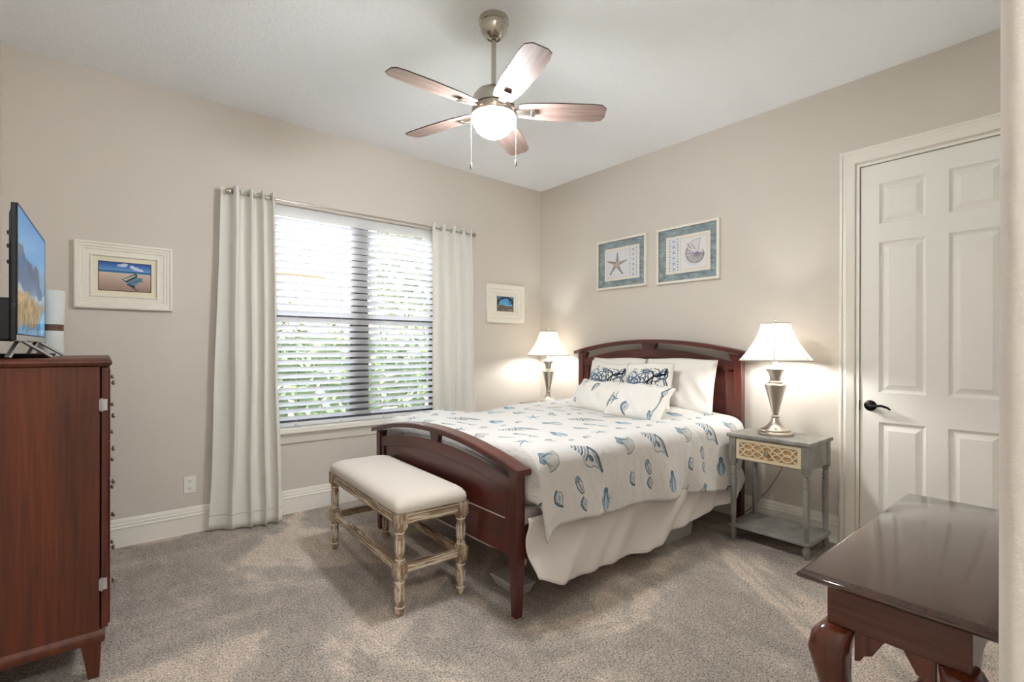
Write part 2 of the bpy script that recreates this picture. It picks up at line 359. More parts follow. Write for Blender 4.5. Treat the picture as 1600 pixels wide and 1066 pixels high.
def nautilus_art():
    c = Canvas(480, 400, (232, 226, 212)); tilecol(c, 14, 150, 14, 386, [(120, 136, 176), (96, 106, 136), (116, 118, 128)]); c.poly([(160, 26), (456, 26), (456, 374), (160, 374)], (228, 226, 222)); c.line([(160, 26), (456, 26), (456, 374), (160, 374), (160, 26)], 3, (190, 170, 158))
    c.poly([(200, 190), (230, 110), (300, 70), (385, 55), (370, 130), (380, 170), (420, 200), (425, 260), (395, 320), (330, 350), (260, 335), (210, 280)], (216, 216, 216)); cx, cy = 345, 215
    for a in np.linspace(-.3, 3.3, 22):
        r = 84+a*15; col = (150, 120, 110) if int(a*5) % 2 else (92, 104, 124)
        c.line([(cx+18*math.cos(a), cy+18*math.sin(a)), (cx+r*.6*math.cos(a+.25), cy+r*.6*math.sin(a+.25)), (cx+min(r, 135)*math.cos(a+.35), cy+min(r, 135)*math.sin(a+.35))], (4, 9), col, .75)
    c.line([(cx+(76+a*13)*math.cos(a), cy+(76+a*13)*math.sin(a)) for a in np.linspace(-.5, 3.9, 40)], 5, (74, 72, 78), .9); c.line([(228, 112), (300, 70), (385, 55), (368, 130), (366, 190)], 4, (120, 128, 140), .9)
    c.line([(245, 100), (285, 160)], 6, (66, 60, 62), .8); c.line([(290, 110), (325, 165)], 6, (66, 60, 62), .8); c.ell(cx, cy, 20, 20, (110, 126, 160), .9); return c.image('nautilus_art')
def lake_screen():
    w, h = 720, 405; c = Canvas(w, h, (90, 160, 210)); Y = np.linspace(0, 1, h)[:, None, None]; c.a[:] = np.array((46, 130, 196))/255.*(1-Y)+np.array((196, 220, 236))/255.*Y
    def ridge(base, amp, col, al=1, seed=0):
        r = random.Random(seed); ph = [r.uniform(0, 6) for _ in range(5)]
        pts = [(x, base(x)+amp*sum(math.sin(x*(.008*2**k)+ph[k])/1.6**k for k in range(5))) for x in range(0, w+6, 6)]; c.poly(pts+[(w, h), (0, h)], col, al)
    ridge(lambda x: 110+x*.09, 22, (92, 140, 176), .9, 2); ridge(lambda x: 96+x*.20, 28, (34, 72, 112), 1, 3); ridge(lambda x: 150+x*.17, 20, (46, 92, 136), .9, 5)
    for k in range(30): c.line([(rnd.uniform(0, w), rnd.uniform(140, 250)), (rnd.uniform(0, w), rnd.uniform(200, 280))], 3, (110, 150, 178), .2)
    ridge(lambda x: 262-x*.02, 12, (176, 190, 200), .8, 6); ridge(lambda x: 255+x*.07, 12, (150, 120, 90), .9, 7)
    for k in range(420):
        x = rnd.uniform(0, w); y = rnd.uniform(268, 360)+x*.02; c.ell(x, y, rnd.uniform(3, 8), rnd.uniform(8, 22), rnd.choice([(196, 140, 48), (160, 104, 40), (84, 92, 44), (120, 112, 60), (56, 66, 44), (214, 170, 80)]), .8)
    c.poly([(0, 392), (120, 372), (380, 384), (520, 350), (640, 300), (w, 290), (w, h), (0, h)], (60, 140, 190)); c.poly([(560, 350), (660, 310), (w, 300), (w, 380), (600, 400)], (150, 200, 226), .7)
    for k in range(50): x = rnd.uniform(60, 480); c.ell(x, rnd.uniform(372, 398), 8, 6, rnd.choice([(36, 50, 60), (150, 110, 60), (40, 90, 120)]), .6)
    c.poly([(470, 405), (500, 372), (540, 405)], (50, 46, 50)); return c.image('lake_screen')

# ------------------------------------------------------------------ materials
M_wall = mat('wall_paint', (215, 208, 198), .75, spec=.25)
bump(M_wall, noise(M_wall, 150, 3, .6), .25, .0025)
M_ceil = mat('ceiling_paint', (246, 249, 252), .85, spec=.15)
_n = noise(M_ceil, 42, 4, .55, dist=.6); bump(M_ceil, ramp(M_ceil, _n, [(.42, (0, 0, 0)), (.62, (255, 255, 255))]), .35, .004)
M_trim = mat('trim_white', (240, 236, 226), .35, spec=.4)
M_door = mat('door_white', (240, 238, 230), .4, spec=.4)
M_car = mat('carpet', (160, 148, 136), 1.0, spec=.05)
_a = noise(M_car, 125, 3, .85); _b = noise(M_car, 60, 2, .6); _c = noise(M_car, 1.3, 3, .55, (1, .75, 1), 1.6); _d = noise(M_car, 6.0, 4, .7, (1.6, .7, 1), 1.2)
_col = ramp(M_car, _a, [(.39, (88, 81, 74)), (.47, (198, 189, 179)), (.53, (228, 220, 211)), (.62, (255, 251, 247))])
_col = mixc(M_car, .25, _col, ramp(M_car, _b, [(.38, (165, 157, 148)), (.62, (238, 231, 224))]))
_col = mixc(M_car, 1.0, _col, ramp(M_car, _c, [(.44, (212, 209, 206)), (.53, (230, 226, 222)), (.56, (255, 247, 240))]), 'MULTIPLY')
_col = mixc(M_car, .5, _col, ramp(M_car, _d, [(.40, (216, 214, 212)), (.60, (255, 253, 251))]), 'MULTIPLY')
L(M_car, _col, P(M_car).inputs['Base Color']); bump(M_car, _a, .6, .008)
M_dres = wood('dresser_wood', (54, 19, 5), (86, 35, 12), (114, 52, 20), 'z', .45, .05, 7)
M_bed = wood('bed_cherry', (54, 20, 15), (84, 35, 27), (106, 48, 38), 'y', .32, .3, 6)
M_bedv = wood('bed_cherry_upright', (52, 19, 14), (82, 34, 26), (104, 47, 36), 'z', .32, .3, 6)
M_tab = wood('table_mahogany', (54, 30, 22), (70, 40, 30), (84, 50, 38), 'x', .09, .6, 6)
M_tabv = wood('table_mahogany_upright', (64, 26, 14), (94, 42, 24), (118, 58, 34), 'z', .2, .5, 7)
M_bench = mat('bench_limed_wood', (168, 148, 122), .7)
def limed(m, vec):
    n_ = noise(m, 26, 6, .7, vec, .8)
    L(m, ramp(m, n_, [(.36, (112, 88, 66)), (.48, (150, 126, 100)), (.56, (196, 180, 156)), (.66, (226, 216, 198))]), P(m).inputs['Base Color']); bump(m, n_, .25, .001); return m
limed(M_bench, (1.5, 1.5, .35)); M_benx = limed(mat('bench_limed_wood_crosswise', (168, 148, 122), .7), (.2, 1.5, 1.5)); M_beny = limed(mat('bench_limed_wood_lengthwise', (168, 148, 122), .7), (1.5, .2, 1.5))
M_lime = mat('bench_lime_highlight', (226, 216, 198), .8)
M_seat = mat('bench_linen', (216, 208, 197), .95, spec=.15, Sheen_Weight=.2); bump(M_seat, noise(M_seat, 420, 2, .6), .2, .0008)
M_grey = mat('nightstand_grey', (138, 136, 130), .55)
_n = noise(M_grey, 14, 5, .65, (1, 1, .5)); L(M_grey, ramp(M_grey, _n, [(.3, (120, 116, 106)), (.55, (143, 141, 135)), (.75, (158, 157, 152))]), P(M_grey).inputs['Base Color'])
M_cream = mat('fretwork_cream', (226, 210, 178), .6)
M_tan = mat('drawer_tan', (186, 154, 104), .7)
M_nick = mat('brushed_nickel', (196, 188, 178), .28, 1.0); _n = noise(M_nick, 60, 3, .5, (1, 1, 12)); bump(M_nick, _n, .04, .0004)
M_nickw = mat('satin_nickel_warm', (188, 182, 170), .25, 1.0)
M_iron = mat('oil_rubbed_bronze', (34, 30, 28), .35, .9)
M_blk = mat('black_plastic', (16, 16, 17), .45)
M_silver = mat('silver_plastic', (186, 186, 186), .35, .6)
M_wht = mat('white_plastic', (238, 236, 228), .45)
M_dark = mat('dark_slot', (20, 18, 16), .7)
M_blade = wood('fan_blade_oak', (118, 96, 90), (148, 124, 116), (174, 150, 141), 'x', .5, .1, 12)
M_bladet = mat('fan_blade_edge', (70, 56, 50), .6)
M_curt = mat('curtain_cotton', (246, 244, 238), .95, spec=.1, Sheen_Weight=.2, Subsurface_Weight=0.0); bump(M_curt, noise(M_curt, 60, 4, .6, (1, 1, .3)), .22, .003)
def translucent(m, amt, col):
    b = P(m); t = N(m, 'ShaderNodeBsdfTranslucent'); t.inputs[0].default_value = (*s2l(col), 1); x = N(m, 'ShaderNodeMixShader'); x.inputs[0].default_value = amt
    out = m.node_tree.nodes['Material Output']; L(m, b.outputs[0], x.inputs[1]); L(m, t.outputs[0], x.inputs[2]); L(m, x.outputs[0], out.inputs[0])
translucent(M_curt, .22, (246, 242, 230))
M_slat = mat('blind_slat', (246, 246, 246), .4, spec=.4); translucent(M_slat, .5, (250, 250, 250))
M_skirt = mat('skirt_cotton', (238, 232, 227), .95, spec=.1); bump(M_skirt, noise(M_skirt, 500, 2, .6), .15, .0006); translucent(M_skirt, .12, (226, 216, 206))
M_mat = mat('mattress_ticking', (226, 220, 212), .9)
M_sham = mat('sham_cotton', (240, 236, 228), .95, spec=.1, Sheen_Weight=.15); bump(M_sham, noise(M_sham, 9, 4, .6), .25, .02)
M_shade = mat('lampshade_fabric', (246, 244, 240), .9, spec=.1); translucent(M_shade, .5, (255, 251, 245))
M_shrib = mat('shade_trim', (196, 188, 178), .9)
M_bronze = mat('window_bronze', (88, 88, 94), .5, .2)
M_fwhite = mat('frame_distressed_white', (236, 232, 220), .55); _n = noise(M_fwhite, 38, 5, .75); L(M_fwhite, ramp(M_fwhite, _n, [(.24, (150, 136, 112)), (.31, (234, 229, 216)), (.8, (241, 238, 228))]), P(M_fwhite).inputs['Base Color'])
M_fblue = mat('frame_weathered_blue', (140, 152, 154), .7); _n = noise(M_fblue, 22, 6, .7, (.45, 1, 1), .6); L(M_fblue, ramp(M_fblue, _n, [(.30, (100, 116, 120)), (.5, (136, 151, 153)), (.68, (172, 182, 182))]), P(M_fblue).inputs['Base Color'])
M_matb = mat('mat_board', (236, 228, 204), .9)
M_glass = bpy.data.materials.new('window_glass'); M_glass.use_nodes = True
_nt = M_glass.node_tree; _nt.nodes.remove(_nt.nodes['Principled BSDF'])
_t = N(M_glass, 'ShaderNodeBsdfTransparent'); _g = N(M_glass, 'ShaderNodeBsdfGlossy'); _g.inputs['Roughness'].default_value = .02; _fr = N(M_glass, 'ShaderNodeFresnel'); _fr.inputs[0].default_value = 1.45
_x = N(M_glass, 'ShaderNodeMixShader'); L(M_glass, _fr.outputs[0], _x.inputs[0]); L(M_glass, _t.outputs[0], _x.inputs[1]); L(M_glass, _g.outputs[0], _x.inputs[2]); L(M_glass, _x.outputs[0], _nt.nodes['Material Output'].inputs[0])
M_globe = mat('frosted_globe', (255, 246, 234), .4); P(M_globe).inputs['Emission Color'].default_value = (.96, .98, 1, 1); P(M_globe).inputs['Emission Strength'].default_value = 63
M_bin = mat('bin_grey_plastic', (190, 190, 186), .35, Alpha=.8)
M_leaf = mat('hedge_leaf', (96, 120, 60), .6); _n = noise(M_leaf, 3.0, 3, .6); L(M_leaf, ramp(M_leaf, _n, [(.35, (44, 56, 40)), (.5, (88, 102, 66)), (.7, (160, 170, 124))]), P(M_leaf).inputs['Base Color'])
M_grass = mat('lawn_green', (110, 130, 74), .9)
M_house = mat('stucco_white', (176, 168, 160), .9)
M_roof = mat('clay_roof', (196, 140, 110), .8)

# ------------------------------------------------------------------ room shell
struct(MB().box(XL-.15, X0+.15, -2.6, Y0+.16, -.12, 0).build('floor', M_car), 'speckled grey beige carpet with brushed lighter patches', 'floor')
struct(MB().box(XL-.15, X0+.15, -2.6, Y0+.16, H, H+.15).build('ceiling', M_ceil), 'white knockdown textured ceiling', 'ceiling')
WX0, WX1, WZ0, WZ1 = .975, 2.445, .645, 2.40
w = MB(); w.box(XL-.15, WX0, Y0, Y0+.16, 0, H); w.box(WX1, X0+.15, Y0, Y0+.16, 0, H); w.box(WX0, WX1, Y0, Y0+.16, 0, WZ0); w.box(WX0, WX1, Y0, Y0+.16, WZ1, H)
struct(w.build('wall_north', M_wall), 'greige textured wall around the window', 'wall')
DY1, DY0, DZ = 1.060, .250, 2.487
w = MB(); w.box(X0, X0+.15, DY1, Y0, 0, H); w.box(X0, X0+.15, -.2, DY0, 0, H); w.box(X0, X0+.15, DY0, DY1, DZ, H); w.box(X0+.075, X0+.15, DY0, DY1, 0, DZ)  # last box closes the doorway behind the slab, added to block light leaks
struct(w.build('wall_east', M_wall), 'greige wall behind the bed headboard', 'wall')
struct(MB().box(XL-.15, XL, -2.6, Y0, 0, H).build('wall_west', M_wall), 'greige wall behind the tall dresser', 'wall')
w = MB(); bn = [(.6+.014*(1-math.sin(a)), YN-.014*(1-math.cos(a))) for a in np.linspace(0, PI/2, 7)]
w.prism(bn[::-1]+[(X0, YN), (X0, -2.6), (.6, -2.6)], 0, H, 'xy')
M_walln = mat('wall_paint_near', (215, 209, 202), .75, spec=.25); bump(M_walln, noise(M_walln, 130, 3, .6), .3, .003)
struct(w.build('wall_south', M_walln), 'pale textured wall end at the right edge of the view', 'wall')
struct(MB().box(XL, .6, -2.6, -2.45, 0, H).build('wall_back', M_wall), 'greige wall at the end of the entry passage', 'wall')
BP = [(.014, 0), (.014, .116), (.018, .119), (.018, .127), (.012, .132), (.013, .147), (.009, .152), (.009, .163), (.007, .170), (.004, .180), (0, .182)]
w = MB(); w.loops([[(x, Y0-d, z) for d, z in BP+[(0, 0)]] for x in (XL, X0)], True, True, True)
struct(w.build('baseboard_north', M_trim), 'tall white moulded baseboard under the window', 'baseboard')
w = MB(); w.loops([[(X0-d, y, z) for d, z in BP+[(0, 0)]] for y in (1.152, Y0-.0181)], True, True, True)
struct(w.build('baseboard_east', M_trim), 'tall white moulded baseboard behind the bed', 'baseboard')
w = MB(); w.loops([[(XL+d, y, z) for d, z in BP+[(0, 0)]] for y in (-2.4, Y0-.0181)], True, True, True)
struct(w.build('baseboard_west', M_trim), 'tall white moulded baseboard behind the dresser', 'baseboard')
# door casing, jamb, slab
CP = [(0, 0), (0, .016), (.008, .024), (.016, .024), (.020, .015), (.034, .017), (.040, .022), (.066, .014), (.080, .012), (.086, .008), (.086, 0)]   # (inset from outer edge, depth)
w = MB(); ls = []
for t, d in CP:
    yo, yi, zt = 1.152-t, .165+t, 2.587-t
    ls.append([(X0-d, yo, 0), (X0-d, yo, zt), (X0-d, yi, zt), (X0-d, yi, 0)])
w.loops(ls, False)
w.box(X0-.001, X0+.074, 1.044, 1.060, 0, 2.487); w.box(X0-.001, X0+.074, .250, .262, 0, 2.487); w.box(X0-.001, X0+.074, .262, 1.044, 2.473, 2.487)
struct(w.build('trim_1', M_trim), 'white moulded casing around the six panel door', 'door casing')
w = MB(); fx = X0+.012; bk = fx+.035; sy0, sy1 = .266, 1.040
cols = [(.707, .941), (.372, .606)]; rows = [(.22, .833), (1.02, 1.970), (2.087, 2.343)]
ys = sorted([sy0, sy1]+[v for c in cols for v in c]); zs = sorted([.012, 2.468]+[v for r in rows for v in r])
for i in range(len(ys)-1):
    for j in range(len(zs)-1):
        hole = any(abs(ys[i]-c[0]) < 1e-6 for c in cols) and any(abs(zs[j]-r[0]) < 1e-6 for r in rows)
        if not hole: w.add([(fx, ys[i], zs[j]), (fx, ys[i+1], zs[j]), (fx, ys[i+1], zs[j+1]), (fx, ys[i], zs[j+1])], [(0, 1, 2, 3)])
for c in cols:
    for r in rows:
        cy, cz, a, b = (c[0]+c[1])/2, (r[0]+r[1])/2, (c[1]-c[0])/2, (r[1]-r[0])/2
        w.loops([[(fx+d, cy-(a-t), cz-(b-t)), (fx+d, cy+(a-t), cz-(b-t)), (fx+d, cy+(a-t), cz+(b-t)), (fx+d, cy-(a-t), cz+(b-t))] for t, d in ((0, 0), (.005, .008), (.014, .016), (.020, .017), (.050, .003))], True, False, True)
w.loops([[(x, sy0, .012), (x, sy1, .012), (x, sy1, 2.468), (x, sy0, 2.468)] for x in (fx, bk)], True, False, True)
door = struct(w.build('door_1', M_door, recalc=False, smooth=180), 'white six panel door with dark bronze lever handle', 'door')
bm = bmesh.new(); bm.from_mesh(door.data); bmesh.ops.remove_doubles(bm, verts=bm.verts, dist=1e-5); bmesh.ops.recalc_face_normals(bm, faces=bm.faces); bm.to_mesh(door.data); bm.free(); door.data.shade_flat()
w = MB(); hy, hz = .985, .934
w.lathe([(0, 0), (.034, 0), (.034, -.006), (.028, -.012), (.014, -.015), (.012, -.05), (0, -.052)], (fx, hy, hz), 20, 'x')
w.tube([(fx-.045, hy, hz), (fx-.052, hy-.03, hz+.002), (fx-.050, hy-.07, hz+.006), (fx-.046, hy-.10, hz-.004), (fx-.046, hy-.115, hz-.016)], [.010, .009, .008, .007, .005], 10)
w.build('handle', M_iron, door)
MB().box(X0+.002, X0+.030, 1.0425, 1.0445, .90, .965).build('strike_plate', M_iron, door)

# window
win = MB(); fy0, fy1 = Y0+.10, Y0+.145
win.box(WX0, WX0+.02, fy0, fy1, WZ0, WZ1); win.box(WX1-.02, WX1, fy0, fy1, WZ0, WZ1); win.box(WX0+.02, WX1-.02, fy0, fy1, WZ1-.05, WZ1); win.box(WX0+.02, WX1-.02, fy0, fy1, WZ0, WZ0+.05)
win.box(1.645, 1.785, fy0-.01, fy1, WZ0+.05, WZ1-.05)
window = struct(win.build('window_1', M_bronze), 'dark bronze twin window behind white blinds', 'window')
for a, b in ((WX0+.02, 1.645), (1.785, WX1-.02)):
    s = MB(); s.box(a, b, fy0+.004, fy1-.005, 1.525, 1.560)
    s.box(a, a+.014, fy0+.004, fy0+.03, WZ0+.05, 1.525); s.box(b-.014, b, fy0+.004, fy0+.03, WZ0+.05, 1.525); s.box(a+.014, b-.014, fy0+.004, fy0+.03, WZ0+.05, WZ0+.085)
    s.build('sash', M_bronze, window)
    MB().box(a, b, fy0+.018, fy0+.022, WZ0+.05, WZ1-.05).build('pane', M_glass, window)
w = MB(); w.box(WX0-.06, WX1+.06, Y0-.05, Y0+.001, .627, .665); w.box(WX0+.001, WX1-.001, Y0, fy0, .6451, .665)
w.loops([[(x, Y0-d, z) for d, z in ((0, .545), (.012, .545), (.016, .552), (.016, .60), (.022, .612), (.024, .627), (0, .627))] for x in (WX0-.04, WX1+.04)], True, True, True)
struct(w.build('trim_2', M_trim, bevel=.004), 'white window stool and apron below the blinds', 'window sill')

# ------------------------------------------------------------------ outdoors
g = MB(); g.add([(-14, Y0+.17, -.25), (18, Y0+.17, -.25), (18, 26, -.25), (-14, 26, -.25)], [(0, 1, 2, 3)])
struct(g.build('ground', M_grass), 'sunlit green lawn outside the window', 'lawn')
def leaves(n, fn, size, seed):
    r = random.Random(seed); m = MB()
    for _ in range(n):
        c = Vector(fn(r)); a = Vector((r.gauss(0, 1), r.gauss(0, 1), r.gauss(0, 1))).normalized(); b = a.cross(Vector((r.gauss(0, 1), r.gauss(0, 1), r.gauss(0, 1)))).normalized(); s = size*r.uniform(.6, 1.3)
        m.add([c-a*s, c+b*s*.45, c+a*s, c-b*s*.45], [(0, 1, 2, 3)])
    return m
hd = thing('hedge', 'leafy green hedge seen through the lower blinds', 'hedge', (1.5, 8.2, -.25))
leaves(9000, lambda r: (r.uniform(-7, 10)-1.5, r.gauss(0, .45), r.uniform(0, 1)**.8*(2.0+.25*math.sin(r.random()*6))), .10, 3).build('foliage', M_leaf, hd, smooth=180, recalc=False)
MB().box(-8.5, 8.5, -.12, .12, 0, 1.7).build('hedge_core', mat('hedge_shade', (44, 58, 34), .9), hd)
tr = thing('tree', 'pale leafed tree rising beyond the right half of the window', 'tree', (7.6, 12.5, -.25))
MB().tube([(0, 0, 0), (.1, .1, 1.5), (-.1, 0, 3.2), (.1, 0, 5)], [.18, .15, .12, .06], 10).build('trunk', mat('bark', (120, 104, 88), .9), tr)
def crown(r):
    while 1:
        p = Vector((r.uniform(-1, 1), r.uniform(-1, 1), r.uniform(-1, 1)))
        if p.length < 1: return (p.x*2.6, p.y*2, 4.2+p.z*2.4)
leaves(3500, crown, .16, 8).build('foliage', M_leaf, tr, smooth=180, recalc=False)
hs = thing('house', 'white stucco neighbouring house behind the hedge', 'house', (-2, 17, -.25))
MB().box(-6, 7.2, 0, 6, 0, 3.9).build('wall', M_house, hs)
MB().prism([(-.7, 3.9), (6.7, 3.9), (3, 5.8)], -6.6, 7.8, 'yz').build('roof', M_roof, hs)

# ------------------------------------------------------------------ blinds
bl = thing('window_blind', 'white horizontal slat blind filling the window between the curtains', 'blind', (1.71, 4.125, .665))
bx0, bx1, by = WX0+.008, WX1-.008, 4.128
MB().box(bx0, bx1, by-.03, by+.03, 2.335, 2.395).build('headrail', M_slat, bl, world=True)
MB().box(bx0-.004, bx1+.004, by-.046, by-.036, 2.31, 2.398).build('valance', M_slat, bl, bevel=.003, world=True)
sl = MB(); pitch = .0555; zz = .735; ns = 0; TH = math.radians(35); hw = .0315
while zz < 2.30:
    dy, dz = hw*math.cos(TH), hw*math.sin(TH); k = []
    for j in range(7):
        t = -1+2*j/6; cr = .003*(1-t*t)
        k.append((by-dy*(-t)*-1 if 0 else by+t*dy, zz-t*dz+cr))
    up = [(y, z+.0014) for y, z in k]; dn = [(y, z-.0014) for y, z in k][::-1]
    sl.loops([[(x, y, z) for y, z in up+dn] for x in (bx0, bx1)], True, True, True); zz += pitch; ns += 1
sl.build('slat_panel', M_slat, bl, world=True)
MB().box(bx0, bx1, by-.028, by+.028, .672, .698).build('bottom_rail', M_slat, bl, bevel=.004, world=True)
for x in (1.16, 1.52, 1.90, 2.26):
    MB().tube([(x, by-.034, .70), (x, by-.034, 2.32)], .0012, 6).build('ladder_cord', M_wht, bl, world=True)
    MB().lathe([(.006, 0), (.005, -.004), (0, -.005)], (x, by-.0275, .684), 10, 'y').build('rail_button', M_silver, bl, world=True)

# ------------------------------------------------------------------ curtains and rod
RZ, RY = 2.405, 3.985
rod = thing('curtain_rod', 'slim brushed nickel curtain rod above the window', 'curtain rod', (1.72, RY, RZ))
MB().tube([(.70, RY, RZ), (2.76, RY, RZ)], .008, 12).build('pole', M_nick, rod, world=True)
for x, sg in ((.70, -1), (2.76, 1)):
    MB().lathe([(0, 0), (.012, 0), (.012, sg*.012), (.018, sg*.016), (.021, sg*.028), (.019, sg*.042), (.010, sg*.05), (0, sg*.052)], (x, RY, RZ), 18, 'x').build('finial', M_nickw, rod, world=True)
for x in (.72, 2.74):
    b = MB(); b.box(x-.006, x+.006, RY, Y0, RZ-.006, RZ+.006); b.box(x-.012, x+.012, Y0-.004, Y0, RZ-.03, RZ+.03); b.build('bracket', M_nickw, rod, world=True)
def curtain(xt, xb, n, ph, yb, label, loc, seed, ztop, gp=1.0):
    c = thing('curtain', label, 'curtain', loc, 0, 'white curtains on the window rod'); r = random.Random(seed); wob = [r.uniform(-1, 1) for _ in range(8)]
    def fn(u, v):
        # v 0 top .. 1 bottom
        x = xt[0]+(xt[1]-xt[0])*u; x2 = xb[0]+(xb[1]-xb[0])*u; q = v**1.25
        x = x+(x2-x)*q; w_ = .5*(1-.35*v)
        a = 2*PI*n*u**gp+ph+.7*v*math.sin(3*u+wob[0]*3)
        f = math.sin(a); f = math.copysign(abs(f)**.75, f)
        amp = .040*(1-.25*v)+.012*v*math.sin(5*u+wob[1]*4)
        yy = RY+(yb(u)-RY)*v**1.1
        x += .010*math.cos(a)*(.6+v)+.006*math.sin(9*v+6*u+wob[2])*v
        z = ztop-(ztop-.012)*v+.004*math.sin(2*a)*(1-v)
        return (x-loc[0], yy-amp*f+.006*math.sin(13*v+8*u)*v-loc[1], z-loc[2])
    m = MB(); m.grid(fn, 110, 60); m.build('panel', M_curt, c, smooth=180, solid=.004)
    h = MB(); h.grid(lambda u, v: tuple(Vector(fn(u, .958+.002*v))+Vector((0, -.004, 0))), 110, 1); h.build('hem_stitch', mat('stitch', (206, 200, 188), .9), c, smooth=180)
    for k in range(int(2*n)+2):
        u = max(0, (k*PI-ph)/(2*PI*n))**(1/gp)
        if 0.02 < u < .98:
            p = fn(u, .017); MB().torus((p[0], RY-loc[1], RZ-loc[2]), .020, .0045, 'x').build('grommet', M_nickw, c)
    return c
curtain((.628, .985), (.565, 1.005), 4.0, -1.9, lambda u: 3.99-.13*u, 'white cotton curtain hanging left of the window to the carpet', (.79, RY, 0), 1, RZ+.035, 1.45)
curtain((2.305, 2.745), (2.29, 2.80), 4.0, .4, lambda u: 3.965, 'white cotton curtain hanging right of the window behind the bed', (2.55, RY, 0), 5, RZ+.038)

# ------------------------------------------------------------------ wall pictures
def art_quad(m, w_, h_, y): m.add([(-w_/2, y, -h_/2), (w_/2, y, -h_/2), (w_/2, y, h_/2), (-w_/2, y, h_/2)], [(0, 1, 2, 3)], [(0, 0), (1, 0), (1, 1), (0, 1)]); return m
def picture(name, loc, rz, w_, h_, prof, fm, art, aw, ah, matdepth, label, lip=None):
    t = thing(name, label, 'picture', loc, rz)
    MB().rframe(w_, h_, prof).build('frame', fm, t)
    if lip: MB().rframe(w_, h_, lip).build('frame_edge', M_fwhite, t)
    ti = prof[-1][0]; m = MB(); m.add([(-w_/2+ti, -matdepth, -h_/2+ti), (w_/2-ti, -matdepth, -h_/2+ti), (w_/2-ti, -matdepth, h_/2-ti), (-w_/2+ti, -matdepth, h_/2-ti)], [(0, 1, 2, 3)]); m.build('mat_board', M_matb if not lip else mat('mat_board_pale', (232, 228, 218), .9), t, recalc=False)
    art_quad(MB(), aw, ah, -matdepth-.001).build('print', art, t, recalc=False)
    return t
PW = [(0, 0), (0, .028), (.006, .032), (.012, .032), (.014, .024), (.030, .025), (.033, .020), (.046, .021), (.049, .016), (.074, .018), (.078, .024), (.084, .024), (.087, .010)]
picture('framed_picture', (.097, Y0, 1.750), 0, .502, .420, PW, M_fwhite, printed('beach_art', beach_print(), .4), .272, .188, .010, 'white framed beach photo with a blue bench left of the curtains')
picture('framed_picture', (3.255, Y0, 1.757), 0, .505, .405, [(0, 0), (0, .028), (.008, .034), (.050, .032), (.054, .024), (.092, .026), (.096, .018), (.118, .020), (.121, .010)], M_fwhite, printed('cove_art', cove_print(), .4), .225, .155, .010, 'small white framed photo of rocks and sea near the room corner')
PB = [(.020, .028), (.020, .022), (.030, .023), (.068, .017), (.071, .021), (.079, .021), (.080, .012)]; LIP = [(0, 0), (0, .034), (.003, .036), (.019, .036), (.020, .028), (.020, .012)]
picture('framed_picture', (X0, 2.944, 2.097), -PI/2, .572, .470, PB, M_fblue, printed('star_print', star_art(), .5), .39, .298, .012, 'blue grey framed starfish print above the bed, left of the pair', LIP)
picture('framed_picture', (X0, 2.262, 2.092), -PI/2, .572, .480, PB, M_fblue, printed('nautilus_print', nautilus_art(), .5), .39, .305, .012, 'blue grey framed nautilus shell print above the bed, right of the pair', LIP)
ol = thing('wall_outlet', 'white double wall outlet left of the long curtain', 'outlet', (.452, Y0, .338))
MB().box(-.036, .036, -.006, 0, -.058, .058).build('cover_plate', M_wht, ol, bevel=.003)
for dz in (-.025, .025):
    s = MB(); s.lathe([(.017, 0), (.017, -.004), (0, -.004)], (0, -.005, dz), 20, 'y'); so = s.build('socket', M_wht, ol)
    s = MB()
    for dx in (-.006, .006): s.box(dx-.0013, dx+.0013, -.0098, -.0085, dz-.002, dz+.008)
    s.lathe([(.0026, 0), (.0026, -.001)], (0, -.0087, dz-.008), 10, 'y'); s.build('slot', M_dark, so)

# ------------------------------------------------------------------ bed
bed = thing('bed', 'cherry wood bed with arched headboard and footboard', 'bed', (2.6, 2.575, 0))
BY0, BY1 = 1.755, 3.395; BC = (BY0+BY1)/2
def arch(y, half, e, pk): t = (y-BC)/half; return pk-(pk-e)*t*t
def arched_rail(m, x0, x1, half, e, pk, th, n=36):
    ls = []
    for k in range(n+1):
        y = BC-half+2*half*k/n; z = arch(y, half, e, pk); ls.append([(x0, y, z-th), (x1, y, z-th), (x1, y, z-.006), (x1-.006, y, z), (x0+.006, y, z), (x0, y, z-.006)])
    return m.loops(ls, True, True, True)
def arch_panel(m, x0, x1, y0, y1, zb, half, e, pk, n=36):
    top = [(y0+(y1-y0)*k/n, arch(y0+(y1-y0)*k/n, half, e, pk)) for k in range(n+1)]
    return m.prism([(y0, zb)]+top+[(y1, zb)], x0, x1, 'yz')
def arch_band(m, x0, x1, y0, y1, half, e, pk, e2, pk2, n=36):   # band between two arches
    ls = []
    for k in range(n+1):
        y = y0+(y1-y0)*k/n; a, b = arch(y, half, e, pk), arch(y, half, e2, pk2); ls.append([(x0, y, a), (x1, y, a), (x1, y, b), (x0, y, b)])
    return m.loops(ls, True, True, True)
FY0, FY1, FHALF = 1.795, 3.365, .820; FC = (FY0+FY1)/2; BC_ = BC; BC = FC
